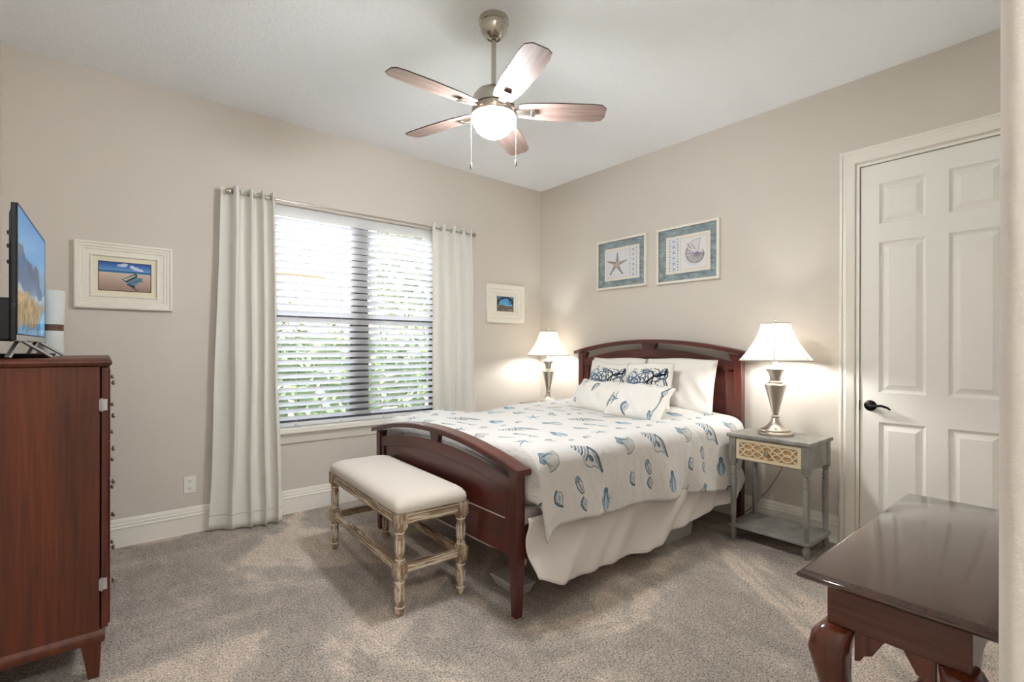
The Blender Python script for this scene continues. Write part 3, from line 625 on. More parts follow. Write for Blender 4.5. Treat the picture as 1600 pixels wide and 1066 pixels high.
# footboard
fb = MB(); arch_panel(fb, 1.526, 1.544, FY0+.05, FY1-.05, .458, .77, .600, .690); fb.box(1.521, 1.544, FY0+.05, FY1-.05, .285, .456)
fb = fb.build('footboard', M_bed, bed, world=True)
MB().box(1.5195, 1.5255, FY0+.10, FY1-.10, .456, .460).build('glint_strip', mat('painted_edge_glint', (214, 202, 192), .3), fb, world=True)  # pale strip painting the glint along the lacquered panel edge
m = MB(); arch_band(m, 1.514, 1.552, FY0+.05, FY1-.05, .77, .585, .672, .655, .742); m.build('curved_rail', M_bed, fb, bevel=.003, world=True)
for y0, y1 in ((FY0+.05, FY0+.10), (FY1-.10, FY1-.05)):
    m = MB(); m.box(1.514, 1.552, y0, y1, .285, .600); m.build('stile', M_bedv, fb, bevel=.002, world=True)
m = MB(); arched_rail(m, 1.480, 1.568, FHALF, .722, .830, .030); m.build('top_rail', M_bed, fb, world=True)
for ya, yb in ((FY0, FY0+.055), (FY1-.055, FY1)):
    yc = (ya+yb)/2; zt = .700; q = lambda s_, z, sx=.027: [(1.532-sx, yc-s_, z), (1.532+sx, yc-s_, z), (1.532+sx, yc+s_, z), (1.532-sx, yc+s_, z)]
    m = MB(); m.loops([q(.019, 0, .019), q(.0275, .25), q(.0275, .58), q(.0275, zt)], True, True, True); m.build('post', M_bedv, fb, bevel=.002, world=True)
    ins = 1 if yc < BC else -1   # flared bracket beside the post top
    y1 = yc+ins*.0275; m = MB(); m.prism([(y1, .60), (y1, .705), (y1+ins*.035, .712), (y1+ins*.012, .655)], 1.518, 1.548, 'yz'); m.build('bracket', M_bedv, fb, world=True)
m = MB(); m.hexa([(1.518, BC-.035, .735), (1.548, BC-.035, .735), (1.548, BC+.035, .735), (1.518, BC+.035, .735)], [(1.518, BC-.058, .803), (1.548, BC-.058, .803), (1.548, BC+.058, .803), (1.518, BC+.058, .803)]); m.build('keystone', M_bedv, fb, world=True)
BC = BC_
# headboard
hx = 3.655
hb = MB(); arch_panel(hb, hx+.022, hx+.04, BY0+.05, BY1-.05, .30, .80, 1.10, 1.22); hb = hb.build('headboard', M_bed, bed, world=True)
m = MB(); arch_band(m, hx+.006, hx+.046, BY0+.05, BY1-.05, .80, 1.100, 1.215, 1.175, 1.290); m.build('curved_rail', M_bed, hb, bevel=.003, world=True)
for y0, y1 in ((BY0+.05, BY0+.125), (BY1-.125, BY1-.05)):
    m = MB(); m.box(hx+.006, hx+.046, y0, y1, .30, 1.135); m.build('stile', M_bedv, hb, bevel=.002, world=True)
m = MB(); arched_rail(m, hx-.020, hx+.074, .868, 1.268, 1.372, .032); m.build('top_rail', M_bed, hb, world=True)
for ya, yb in ((BY0, BY0+.06), (BY1-.06, BY1)):
    yc = (ya+yb)/2; m = MB(); m.box(hx-.004, hx+.056, ya, yb, 0, 1.247); m.build('post', M_bedv, hb, bevel=.003, world=True)
    ins = 1 if yc < BC else -1; y1 = yc+ins*.03; m = MB(); m.prism([(y1, 1.12), (y1, 1.25), (y1+ins*.045, 1.258), (y1+ins*.015, 1.19)], hx+.004, hx+.046, 'yz'); m.build('bracket', M_bedv, hb, world=True)
m = MB(); m.hexa([(hx+.004, BC-.05, 1.283), (hx+.046, BC-.05, 1.283), (hx+.046, BC+.05, 1.283), (hx+.004, BC+.05, 1.283)], [(hx+.004, BC-.078, 1.346), (hx+.046, BC-.078, 1.346), (hx+.046, BC+.078, 1.346), (hx+.004, BC+.078, 1.346)]); m.build('keystone', M_bedv, hb, world=True)
for y in (FY0+.015, FY1-.04):
    MB().box(1.56, hx-.004, y, y+.025, .27, .43).build('side_rail', wood('bed_cherry_rail', (56, 18, 15), (84, 30, 24), (104, 42, 34), 'x'), bed, bevel=.003, world=True)

bs = thing('box_spring', 'pale box spring hidden under the shell comforter', 'box spring', (2.6, 2.575, .275))
MB().box(1.612, 3.63, 1.840, 3.320, .275, .50).build('base', M_mat, bs, bevel=.02, world=True)
mt = thing('mattress', 'thick mattress under the shell print comforter', 'mattress', (2.6, 2.575, .50))
MB().box(1.622, 3.63, 1.825, 3.325, .502, .732).build('body', M_mat, mt, bevel=.04, world=True)

# comforter draped over the mattress
M_comf = printed('shell_comforter', shell_tile(), .95, .15); 
_n1 = noise(M_comf, 5.5, 4, .6, (1, 1, .5), .5); _n2 = noise(M_comf, 55, 3, .6, (1, .35, 1)); _ad = N(M_comf, 'ShaderNodeMath'); _ad.operation = 'MULTIPLY_ADD'; _ad.inputs[1].default_value = .12
L(M_comf, _n2, _ad.inputs[0]); L(M_comf, _n1, _ad.inputs[2]); bump(M_comf, _ad.outputs[0], .7, .035)
ZT, HXH, FX = .788, 3.625, 1.592
def lerp_tab(tab, x):
    for (a, b), (c, d) in zip(tab, tab[1:]):
        if x <= c: return b+(d-b)*max(0, min(1, (x-a)/(c-a)))
    return tab[-1][1]
HEMZ = [(1.56, .395), (1.62, .385), (1.70, .425), (1.85, .440), (1.98, .430), (2.03, .432), (2.10, .408), (2.37, .405), (2.75, .378), (3.2, .330), (3.45, .312), (3.63, .31)]
def hemdrop(x): return ZT-lerp_tab(HEMZ, x)
def softstep(s, r):       # arc length s past an edge start with corner radius r -> (outward, down)
    if s <= 0: return (s, 0)
    q = r*PI/2
    if s < q: a = s/r; return (r*math.sin(a), r*(1-math.cos(a)))
    return (r, r+(s-q))
rr = random.Random(11); WV = [(rr.uniform(2, 9), rr.uniform(0, 6), rr.uniform(2, 8), rr.uniform(0, 6)) for _ in range(6)]
R_S, R_F = .085, .075
def comf(u, v):
    # u: 0 head .. 1 foot flap bottom, v: 0 south hem .. 1 north hem
    Ltop = HXH-FX-R_F; a = u*(Ltop+R_F*PI/2+.16); fo, fd = (0, 0) if a < Ltop else softstep(a-Ltop, R_F)
    xx = HXH-min(a, Ltop)-fo
    half = .848-R_S; south = 1.0; hd_ = hemdrop(xx)
    sarc = R_S*PI/2+(hd_-R_S); narc = R_S*PI/2+.36; tot = sarc+2*half+narc; b = v*tot
    if b < sarc: so, sd = softstep(sarc-b, R_S); y = (BC-half)-so; sg = -1
    elif b > sarc+2*half: so, sd = softstep(b-sarc-2*half, R_S); y = (BC+half)+so; sg = 1
    else: so, sd, sg = 0, 0, 0; y = BC-half+(b-sarc)
    down = (sd**3+fd**3)**(1/3)
    if sd > 0 and fd > 0: down = max(sd, fd)+.18*min(sd, fd)*(1 if sd < .3 else .55)
    z = ZT-down
    puff = sum(math.sin(p*xx+q)*math.sin(r_*y+s_) for p, q, r_, s_ in WV)*.0075
    crown_ = .012*(1-((y-BC)/.85)**2) if sd == 0 and fd == 0 else 0
    if sd > R_S:        # hanging side: folds and outward flare
        t = (sd-R_S)/.33; foldn = math.sin(9.5*xx+1.4*t+.6)*.6+math.sin(17*xx+2.2-1.8*t)*.35+math.sin(31*xx+4*t)*.12
        y += sg*(.042*t*foldn+.012*t+.022*t*math.exp(-((xx-1.62)/.22)**2)); xx += .010*t*math.cos(9.5*xx+.6)
        xx += .05*t*max(0, 1-(xx-FX)/.25)*(1 if sg < 0 else .4)*.8
    if fd > R_F: xx += .012*math.sin(22*y+9*fd)*min(1, (fd-R_F)/.1)*.5
    if sd <= R_S and fd <= R_F: z += puff+crown_
    else: z += puff*.4
    return (xx, y, max(z, .30))
def comf_uv(u, v):
    Ltop = HXH-FX-R_F; a = u*(Ltop+R_F*PI/2+.16); xx = HXH-min(a, Ltop); hd_ = hemdrop(xx); sarc = R_S*PI/2+(hd_-R_S); tot = sarc+2*(.848-R_S)+R_S*PI/2+.36
    d = v*tot-sarc           # 0 at the south shoulder, up the bed positive
    return (((HXH-a)-1.66+.08)/.6, 1-(.02-d)/.6)
cf = MB(); cf.grid(comf, 150, 170, comf_uv)
cfo = cf.build('comforter', M_comf, None, smooth=180, solid=.012)
tag(cfo, 'white comforter printed with blue seashells draped over the bed', 'comforter')
# skirt
SKB = [(1.555, .232), (1.60, .215), (1.68, .180), (1.75, .155), (1.83, .138), (2.0, .122), (2.25, .108), (2.5, .118), (2.75, .146), (3.0, .178), (3.22, .213), (3.5, .262), (3.63, .29)]
def skirt(u, v):
    x = 1.560+2.07*u; zb = lerp_tab(SKB, x); zt_ = .480; z = zt_+(zb-zt_)*v
    f = math.sin(7.5*x+4.2*v+.5)*.5+math.sin(14*x+6*v+1.2)*.34+math.sin(3.1*x+.4)*.3+math.sin(27*x+9*v)*.2+math.sin(43*x+14*v)*.09
    y = 1.776-.050*v**1.2+.050*f*v**.55-.02*v*math.exp(-((x-1.7)/.2)**2)
    x += .02*v*math.sin(6*x+1)-.012*math.sin(PI*v)*max(0, 1-(x-1.56)/.2)
    return (x, y, z)
sk = thing('bed_skirt', 'plain beige bed skirt sagging below the comforter', 'bed skirt', (2.6, 2.575, .27))
m = MB(); m.grid(skirt, 160, 30); m.build('side_panel', M_skirt, sk, smooth=180, solid=.003, world=True)
m = MB(); m.grid(lambda u, v: tuple(Vector(skirt(u, .965+.004*v))+Vector((0, -.003, 0))), 120, 1); m.build('hem', mat('skirt_hem', (190, 180, 172), .9), sk, smooth=180, world=True)
m = MB(); m.grid(lambda u, v: (1.597+.006*math.sin(20*u)*v, 1.83+1.49*u, (.49-.262*v)+.006*math.sin(11*u)*v), 60, 6); m.build('foot_panel', M_skirt, sk, smooth=180, solid=.003, world=True)

# pillows
def pillow(name, w_, h_, th, mt_, label, loc, rz, tilt, roll=0, group=None, uvflip=False, seed=0, slack=.06):
    r = random.Random(seed); ph = [r.uniform(0, 6) for _ in range(6)]; m = MB(); n = 26
    def sh(a, b, sg):
        px = a*(w_/2)*(1-slack*(1-b*b)*0-slack*.7*(math.cos(b*PI/2))*abs(a)); pz = b*(h_/2)*(1-slack*(math.cos(a*PI/2))*abs(b))
        prof = (max(0, 1-abs(a)**2.6)*max(0, 1-abs(b)**2.6))**.55
        wr = .010*math.sin(5*a+ph[0])*math.sin(6*b+ph[1])+.006*math.sin(13*a+7*b+ph[2])
        return (px, sg*(th/2*prof+wr*prof**.5*(1 if prof > 0 else 0)), pz+.01*math.sin(3*a+ph[3])*(b > 0)*abs(b))
    for sg in (-1, 1): m.grid(lambda u, v: sh(2*u-1, 2*v-1, sg), n, n, lambda u, v: (u, v))
    o = m.build(name, mt_, None, smooth=180, recalc=False)
    bm = bmesh.new(); bm.from_mesh(o.data); bmesh.ops.remove_doubles(bm, verts=bm.verts, dist=1e-5); bmesh.ops.recalc_face_normals(bm, faces=bm.faces); bm.to_mesh(o.data); bm.free()
    o.rotation_euler = (Matrix.Rotation(rz, 4, 'Z') @ Matrix.Rotation(tilt, 4, 'X') @ Matrix.Rotation(roll, 4, 'Y')).to_euler(); o.location = loc
    return tag(o, label, 'pillow', group)
RB = -PI/2
pillow('sham_pillow', .64, .44, .13, M_sham, 'plain white sham pillow at the right end of the headboard', (3.555, 2.225, 1.002), RB, -.20, seed=1, slack=.05)
pillow('sham_pillow', .60, .44, .12, M_sham, 'plain white sham pillow behind the left coral pillow', (3.560, 2.850, .996), RB, -.18, .02, seed=2, slack=.05)
M_coral = printed('coral_cotton', coral_print(), .95, .1)
pillow('coral_pillow', .45, .39, .11, M_coral, 'navy and blue coral print pillow, left of the two', (3.425, 2.835, .985), RB, -.22, .03, 'coral pillows', seed=3)
pillow('coral_pillow', .45, .40, .11, M_coral, 'navy and blue coral print pillow beside the plain right sham', (3.375, 2.385, .985), RB, -.24, -.02, 'coral pillows', seed=4)
pillow('lumbar_pillow', .53, .31, .12, printed('lumbar_star', lumbar_print(0), .95, .1), 'oblong shell print pillow at the left front of the bed', (3.125, 2.690, .905), RB, -.74, .05, 'small shell print pillows', seed=5)
pillow('lumbar_pillow', .51, .31, .12, printed('lumbar_fan', lumbar_print(1), .95, .1), 'oblong starfish print pillow at the right front of the bed', (3.040, 2.230, .902), RB, -.70, .02, 'small shell print pillows', seed=6)
# storage bins under the bed
def bin_(loc, w_, d_, h_, label):
    t = thing('storage_bin', label, 'storage bin', loc, 0, 'bins under the bed'); m = MB()
    m.loops([[(sx*(w_/2-i), sy*(d_/2-i), z) for sx, sy in ((-1, -1), (1, -1), (1, 1), (-1, 1))] for i, z in ((.015, 0), (0, h_), (.008, h_), (.022, .006))], True, True, True); m.build('tub', M_bin, t, bevel=.004)
    MB().box(-w_/2-.006, w_/2+.006, -d_/2-.006, d_/2+.006, h_, h_+.014).build('lid', M_bin, t, bevel=.004)
bin_((3.00, 2.10, 0), .34, .5, .15, 'grey plastic storage bin under the bed near the nightstand')
bin_((1.70, 2.06, 0), .12, .22, .045, 'grey plastic storage bin under the bed near the footboard')

# ------------------------------------------------------------------ bench
bn_ = thing('bench', 'limed wood bench with cream padded seat at the foot of the bed', 'bench', (1.295, 2.683, 0), -math.radians(2.2))
BW, BL = .345, .985
def bench_leg(cx, cy):
    m = MB(); q = lambda s_, z: [(cx-s_, cy-s_, z), (cx+s_, cy-s_, z), (cx+s_, cy+s_, z), (cx-s_, cy+s_, z)]
    m.loops([q(.018, .405), q(.029, .428), q(.030, .495)], True, True, True)
    m.loops([q(.017, .168), q(.028, .186), q(.029, .248), q(.018, .265)], True, True, True)
    m.lathe([(.018, .41), (.024, .405), (.024, .395), (.021, .388), (.022, .378), (.0235, .365), (.0235, .315), (.022, .292), (.020, .283), (.0235, .275), (.0235, .265), (.018, .26)], (cx, cy, 0), 16)
    m.lathe([(.018, .17), (.024, .165), (.024, .155), (.021, .148), (.022, .140), (.0235, .128), (.0235, .085), (.021, .050), (.024, .044), (.0245, .036), (.021, .032), (.0235, .026), (.0245, .018), (.021, .008), (.020, 0)], (cx, cy, 0), 16)
    m.cur = 1
    for z0, z1 in ((.306, .366), (.072, .128)):
        for k in range(8): a = PI/8+k*PI/4; m.bar((cx+.0215*math.cos(a), cy+.0215*math.sin(a), z0), (cx+.0222*math.cos(a), cy+.0222*math.sin(a), z1), .0045, .005, (math.cos(a), math.sin(a), 0))
    for z, r in ((.400, .0245), (.270, .0235), (.160, .0245), (.040, .0252)): m.torus((cx, cy, z), r-.002, .0035, 'z', 16, 6)
    return m
for sx in (-1, 1):
    for sy in (-1, 1): bench_leg(sx*BW/2, sy*BL/2).build('leg', [M_bench, M_lime], bn_)
def moulded(a, b, horiz, z0, z1, th, nrm):
    m = MB(); n = Vector(nrm); pr = [(-th/2, z0), (th/2, z0), (th/2+.003, z0+.006), (th/2+.001, z0+.012), (th/2+.004, z0+(z1-z0)*.5), (th/2+.001, z1-.012), (th/2+.003, z1-.006), (th/2, z1), (-th/2, z1)]
    m.loops([[tuple(Vector((p[0], p[1], 0))+n*d+Vector((0, 0, z))) for d, z in pr] for p in (a, b)], True, True, True); m.cur = 1
    for zz_ in (z0+.012, z1-.012): m.bar(tuple(Vector((a[0], a[1], zz_))+n*(th/2+.001)), tuple(Vector((b[0], b[1], zz_))+n*(th/2+.001)), .003, .0035)
    return m
x_, y_ = BW/2, BL/2
for nm, z0, z1, th in (('apron', .435, .492, .030), ('stretcher', .200, .240, .026)):
    for a, b, nr in (((-x_, -y_+.027), (-x_, y_-.027), (-1, 0, 0)), ((x_, -y_+.027), (x_, y_-.027), (1, 0, 0)), ((-x_+.027, -y_), (x_-.027, -y_), (0, -1, 0)), ((-x_+.027, y_), (x_-.027, y_), (0, 1, 0))):
        moulded(a, b, 0, z0, z1, th, nr).build(nm, [M_beny if nr[0] else M_benx, M_lime], bn_)
def rrect(a, b, r, n=6):
    p = []
    for cx, cy, a0 in ((a-r, b-r, 0), (-(a-r), b-r, PI/2), (-(a-r), -(b-r), PI), (a-r, -(b-r), 1.5*PI)):
        p += [(cx+r*math.cos(a0+PI/2*k/n), cy+r*math.sin(a0+PI/2*k/n)) for k in range(n+1)]
    return p
m = MB(); prof = [(.0, .494, .028), (.006, .500, .03), (.008, .520, .034), (.006, .535, .04), (-.004, .551, .05), (-.020, .563, .06), (-.050, .571, .06), (-.10, .575, .04)]
m.loops([[(x, y, z) for x, y in rrect(BW/2+.022+o, BL/2+.026+o, r)] for o, z, r in prof], True, True, True); m.build('seat_cushion', M_seat, bn_, smooth=80)

# ------------------------------------------------------------------ nightstands
def nightstand(loc, rz, label):
    t = thing('nightstand', label, 'nightstand', loc, rz, 'grey nightstands beside the bed'); w2, d2 = .262, .190
    m = MB(); m.loops([[(sx*(w2-i), sy*(d2-i), z) for sx, sy in ((-1, -1), (1, -1), (1, 1), (-1, 1))] for i, z in ((.010, .694), (.002, .697), (0, .703), (0, .714), (.004, .720))], True, True, True); m.build('top', M_grey, t)
    lx, ly = w2-.035, d2-.032
    b = MB(); b.box(-lx-.018, lx+.018, -ly-.004, ly+.018, .545, .694); b.build('case', M_grey, t, bevel=.002)
    for sx in (-1, 1):
        for sy in (-1, 1):
            cx, cy = sx*lx, sy*ly; q = lambda s_, z: [(cx-s_, cy-s_, z), (cx+s_, cy-s_, z), (cx+s_, cy+s_, z), (cx-s_, cy+s_, z)]
            g_ = MB(); g_.loops([q(.017, .523), q(.022, .535), q(.022, .694)], True, True, True)
            g_.lathe([(.014, .53), (.020, .522), (.020, .512), (.013, .505), (.017, .495), (.019, .480), (.015, .462), (.019, .452), (.019, .444), (.014, .438), (.018, .428), (.019, .410), (.018, .250), (.016, .130), (.014, .105)], (cx, cy, 0), 16)
            g_.lathe([(.013, .10), (.020, .092), (.013, .085), (.014, .078), (.021, .060), (.021, .040), (.014, .015), (.011, 0)], (cx, cy, 0), 16); g_.build('leg', M_grey, t)
    s = MB(); s.prism(rrect(lx+.030, ly+.030, .03), .088, .106, 'xy'); s.build('shelf', M_grey, t, bevel=.003)
    # drawer with fretwork
    fx0, fx1, fz0, fz1 = -lx+.025, lx-.025, .553, .688; fyy = -ly-.006
    d = MB(); d.box(fx0, fx1, fyy-.002, fyy+.004, fz0, fz1); dr = d.build('drawer', M_tan, t)
    f = MB(); pz = (fz0+fz1)/2; fw = (fx1-fx0)
    f.rframe(fw, fz1-fz0, [(0, 0), (0, .008), (.020, .008), (.020, 0)], 0, pz, fyy-.002)
    p = fw-.036; A = .040; n = 60
    for sg in (-1, 1):
        for half in (0, 1):
            pts = []
            for k in range(n+1):
                x = -p/2+p*k/n; c_ = math.cos(2*PI*3*(x/p)+(0 if half == 0 else PI)*0)
                if half == 0: zz_ = sg*A*(.55+.45*math.copysign(abs(c_)**.6, c_))
                else: zz_ = sg*A*(.62-.52*math.copysign(abs(c_)**.8, c_))*1.15-sg*.010
                pts.append((x, pz+zz_))
            for (xa, za), (xb, zb) in zip(pts, pts[1:]): f.bar((xa, fyy-.006, za), (xb, fyy-.006, zb), .008, .0075, (0, 0, 1))
    f.build('fretwork', M_cream, dr)
    kb = MB(); kb.lathe([(.006, 0), (.006, -.010), (.014, -.014), (.016, -.022), (.012, -.029), (.006, -.030), (.005, -.027), (0, -.027)], (0, fyy-.008, pz), 18, 'y'); kb.build('knob', M_nick, dr)
    return t
ns1 = nightstand((3.475, 1.418, 0), -PI/2, 'grey nightstand right of the bed with cream fretwork drawer')
ns2 = dup(ns1, (3.562, 3.712, 0), -PI/2, 'grey nightstand in the far corner behind the bed')

# ------------------------------------------------------------------ table lamps
def table_lamp(loc, label):
    t = thing('table_lamp', label, 'lamp', loc, 0, 'silver bedside lamps')
    m = MB(); m.lathe([(0, 0), (.108, 0), (.110, .006), (.108, .018), (.100, .024), (.090, .026), (.089, .036), (.082, .042), (.066, .048), (.048, .064), (.033, .085), (.024, .105), (.020, .112), (.027, .117), (.027, .124), (.019, .130), (.022, .150), (.036, .215), (.054, .290), (.065, .325), (.066, .333), (.055, .340), (.043, .345), (.043, .352), (.034, .360), (.033, .378), (.040, .405), (.055, .432), (.057, .440), (.050, .446), (.020, .452), (.0, .453)], (0, 0, 0), 40); m.build('base', M_nick, t, smooth=40)
    MB().lathe([(.014, .450), (.014, .500), (.011, .505), (.011, .53)], (0, 0, 0), 16).build('socket', M_wht, t)
    prof = [(.220-.135*(1-(1-k/14)**1.75) if 0 else .088+(.220-.088)*((1-k/14)**1.55), .498+.247*k/14) for k in range(15)]
    s = MB(); s.lathe(prof, (0, 0, 0), 48, cap=False); sh = s.build('shade', M_shade, t, smooth=180, solid=.002)
    r = MB()
    for k in range(6): a = k*PI/3+.35; r.tube([((rr_+.002)*math.cos(a), (rr_+.002)*math.sin(a), z) for rr_, z in prof], .0022, 6)
    r.torus((0, 0, .498), .220, .004, 'z', 48, 6); r.torus((0, 0, .745), .088, .0035, 'z', 40, 6); r.build('shade_trim', M_shrib, sh)
    f = MB(); f.tube([(0, 0, .53), (0, 0, .75)], .002, 6); f.lathe([(.003, .745), (.008, .752), (.004, .760), (.007, .768), (.003, .778), (0, .780)], (0, 0, 0), 12)
    for a in (0, 2*PI/3, 4*PI/3): f.tube([(0, 0, .742), (.088*math.cos(a), .088*math.sin(a), .742)], .0015, 6)
    f.build('finial', M_nick, t)
    bb = MB(); bb.lathe([(.013, .53), (.014, .545), (.026, .575), (.030, .600), (.024, .622), (0, .632)], (0, 0, 0), 16); b = bb.build('bulb', M_bulb, t)
    return t
M_bulb = mat('lamp_bulb', (255, 244, 226), .5); P(M_bulb).inputs['Emission Color'].default_value = (1, .985, .965, 1); P(M_bulb).inputs['Emission Strength'].default_value = 95
l1 = table_lamp((3.470, 1.437, .720), 'silver table lamp with white bell shade beside the door')
l2 = dup(l1, (3.545, 3.720, .720), .4, 'silver table lamp with white bell shade in the far corner')
c = MB(); c.tube([(.10, .0, .006), (.215, .02, .004), (.232, .03, -.02), (.230, .02, -.12), (.225, .05, -.28), (.232, .14, -.44), (.236, .26, -.60), (.20, .36, -.705)], .0028, 6); c.build('cord', mat('lamp_cord', (120, 112, 100), .6), l1)

# ------------------------------------------------------------------ ceiling fan
FXc, FYc = 1.594, 2.098
fan_t = thing('ceiling_fan', 'brushed nickel ceiling fan with five oak blades and lit glass bowl', 'ceiling fan', (FXc, FYc, H))
MB().lathe([(.0, 0), (.078, 0), (.079, -.028), (.074, -.032), (.074, -.040), (.066, -.070), (.046, -.098), (.034, -.106), (.030, -.098), (0, -.095)], (0, 0, 0), 36).build('canopy', M_nickw, fan_t, smooth=40)
MB().lathe([(.024, -.085), (.024, -.104), (.013, -.112), (.013, -.380), (.026, -.385), (.026, -.40), (0, -.40)], (0, 0, 0), 20).build('downrod', M_nickw, fan_t, smooth=40)
MB().lathe([(.026, -.372), (.060, -.378), (.090, -.392), (.108, -.415), (.112, -.440), (.112, -.468), (.104, -.470), (.104, -.482), (.0, -.482)], (0, 0, 0), 40).build('motor_housing', M_nickw, fan_t, smooth=40)
lk = MB().lathe([(.0, -.482), (.108, -.482), (.117, -.488), (.117, -.515), (.113, -.520), (.0, -.520)], (0, 0, 0), 40).build('light_kit', M_nickw, fan_t, smooth=40)
gl = MB().lathe([(.113, -.512)]+[(.116*math.cos(a), -.520-.112*math.sin(a)) for a in np.linspace(0, PI/2, 12)][:-1]+[(0, -.632)], (0, 0, 0), 40).build('glass_bowl', M_globe, lk, smooth=180)
zb = -.487
for k in range(5):
    a = math.radians(36+72*k); ca, sa = 1, 0
    def tr_(x, y, z, pt=math.radians(-11)):   # local blade coords -> fan coords
        y2, z2 = y*math.cos(pt)-z*math.sin(pt), y*math.sin(pt)+z*math.cos(pt); return (x*ca-y2*sa, x*sa+y2*ca, zb+z2)
    out = [(.135, -.052), (.18, -.062), (.32, -.071), (.52, -.071), (.572, -.066), (.600, -.040), (.604, .030), (.590, .058), (.55, .068), (.40, .074), (.24, .066), (.135, .050)]
    m = MB(); m.loops([[tr_(x, y, z) for x, y in out] for z in (.0, .006)], True, True, True)
    m.mi = [0]*len(m.f)
    for i, f_ in enumerate(m.f):
        if len(f_) == 4: m.mi[i] = 1
    bld = m.build('blade', [M_blade, M_bladet], fan_t); bld.rotation_euler = (0, 0, a)
    m = MB(); m.loops([[tr_(x, y, z) for x, y in ((.085, -.020), (.215, -.020), (.215, .020), (.085, .020))] for z in (-.010, 0.0005)], True, True, True)
    m.loops([[tr_(x, y, z) for x, y in ((.200, -.024), (.224, -.024), (.224, .024), (.200, .024))] for z in (-.014, -.0095)], True, True, True); m.build('blade_bracket', mat('bracket_nickel', (150, 144, 134), .35, 1.0), bld, bevel=.0015)
for sx, zb_, zt_ in ((-1, -.800, -.50), (1, -.783, -.47)):
    cx, cy = sx*.119*R3.x, sx*.119*R3.y
    m = MB(); m.tube([(cx, cy, zt_), (cx, cy, zb_+.035)], .0009, 6); pc = m.build('pull_chain', mat('chain_grey', (120, 116, 110), .7), fan_t)
    MB().lathe([(.0, 0), (.005, .002), (.0065, .012), (.005, .030), (.002, .037), (0, .038)], (cx, cy, zb_), 12).build('pull_fob', mat('fob_grey', (110, 104, 98), .4, .5), pc)

# ------------------------------------------------------------------ dresser
dr_ = thing('dresser', 'tall reddish brown wooden dresser at the left edge', 'dresser', (-.24, 3.07, 0))
m = MB(); m.box(-.452, -.018, 2.522, 3.62, .17, 1.222); m.build('case', M_dres, dr_, bevel=.002, world=True)
m = MB(); m.loops([[(-.455, 2.505-o+.0, z), (.020+o, 2.505-o, z), (.020+o, 3.637+o, z), (-.455, 3.637+o, z)] for o, z in ((-.014, 1.220), (-.004, 1.226), (0, 1.236), (-.003, 1.244), (-.012, 1.250))], True, True, True); m.build('top', M_dres, dr_, world=True)
m = MB(); m.loops([[(-.455, 2.515-o, z), (o-.004, 2.515-o, z), (o-.004, 3.627+o, z), (-.455, 3.627+o, z)] for o, z in ((-.012, .138), (.0, .142), (.004, .158), (.0, .172), (-.008, .188))], True, True, True); m.build('base_moulding', M_dres, dr_, world=True)
for x, sx in ((-.012, -1), (-.445, 1)):
    for y, sy in ((2.522, 1), (3.620, -1)):
        m = MB(); q = lambda w_, z: [(x, y, z), (x+sx*w_, y, z), (x+sx*w_, y+sy*w_, z), (x, y+sy*w_, z)]
        q0 = [(x+sx*.006, y+sy*.006, 0), (x+sx*.040, y+sy*.006, 0), (x+sx*.040, y+sy*.040, 0), (x+sx*.006, y+sy*.040, 0)]; m.hexa(q0, q(.062, .140)); m.build('foot', M_dres, dr_, bevel=.002, world=True)
for y0, y1, hinge_y in ((2.523, 3.068, 2.523), (3.074, 3.619, 3.619)):
    m = MB(); m.box(-.013, .008, y0, y1, .192, 1.216)
    for r in range(7): z0 = .198+r*.1450; m.box(.008, .014, y0+.006, y1-.006, z0+.004, z0+.141)
    d = m.build('door', M_dres, dr_, bevel=.002, world=True)
    for r in range(7):
        for yy in ((y0+y1)/2,):
            k = MB(); k.lathe([(.004, 0), (.004, .006), (.010, .009), (.012, .014), (.008, .019), (0, .020)], (.0135, yy, .198+r*.145+.0725), 14, 'x'); k.build('knob', M_nick, d, world=True)
    for hz_ in (1.07, .365):
        k = MB(); s_ = -1 if hinge_y < 3 else 1; k.box(-.020, .005, hinge_y, hinge_y+s_*.003, hz_-.022, hz_+.022); k.tube([(-.012, hinge_y+s_*.004, hz_-.026), (-.012, hinge_y+s_*.004, hz_+.026)], .004, 8); k.build('hinge', M_silver, d, world=True)

# ------------------------------------------------------------------ television
tv = thing('television', 'flat television showing an autumn mountain lake on the dresser', 'television', (-.250, 3.02, 1.250), math.radians(-.9))
tw, tz0, tz1 = .435, .072, .584
m = MB(); m.box(-.016, .000, -tw, tw, tz0, tz1); m.loops([[(x, sy*(tw-i), z) for sy, z in ((-1, tz0+.01+j), (1, tz0+.01+j), (1, tz1-.006-i), (-1, tz1-.006-i))] for x, i, j in ((-.016, .012, 0), (-.024, .03, 0))], True, False, True)
m.build('cabinet', M_blk, tv, bevel=.003)
MB().box(-.072, -.022, -.33, .30, tz0-.002, tz0+.165).build('rear_housing', M_blk, tv, bevel=.008)
MB().box(0.0, .004, -tw, tw, tz0-.002, tz0+.020).build('chin', M_silver, tv, bevel=.001)
m = MB(); m.rframe(2*tw, tz1-tz0-.02, [(0, 0), (0, .003), (.006, .003), (.006, .0)], 0, 0); bz = MB(); bz.v = [(-y, x, z+(tz0+.02+tz1)/2) for x, y, z in m.v]; bz.f = m.f; bz.mi = m.mi; bz.build('bezel', M_blk, tv)
sm = MB(); zc0, zc1 = tz0+.026, tz1-.006; sm.add([(.0022, -tw+.006, zc0), (.0022, tw-.006, zc0), (.0022, tw-.006, zc1), (.0022, -tw+.006, zc1)], [(0, 1, 2, 3)], [(0, 0), (1, 0), (1, 1), (0, 1)]); sm.build('screen', printed('tv_picture', lake_screen(), .25, emit=.24), tv, recalc=False)
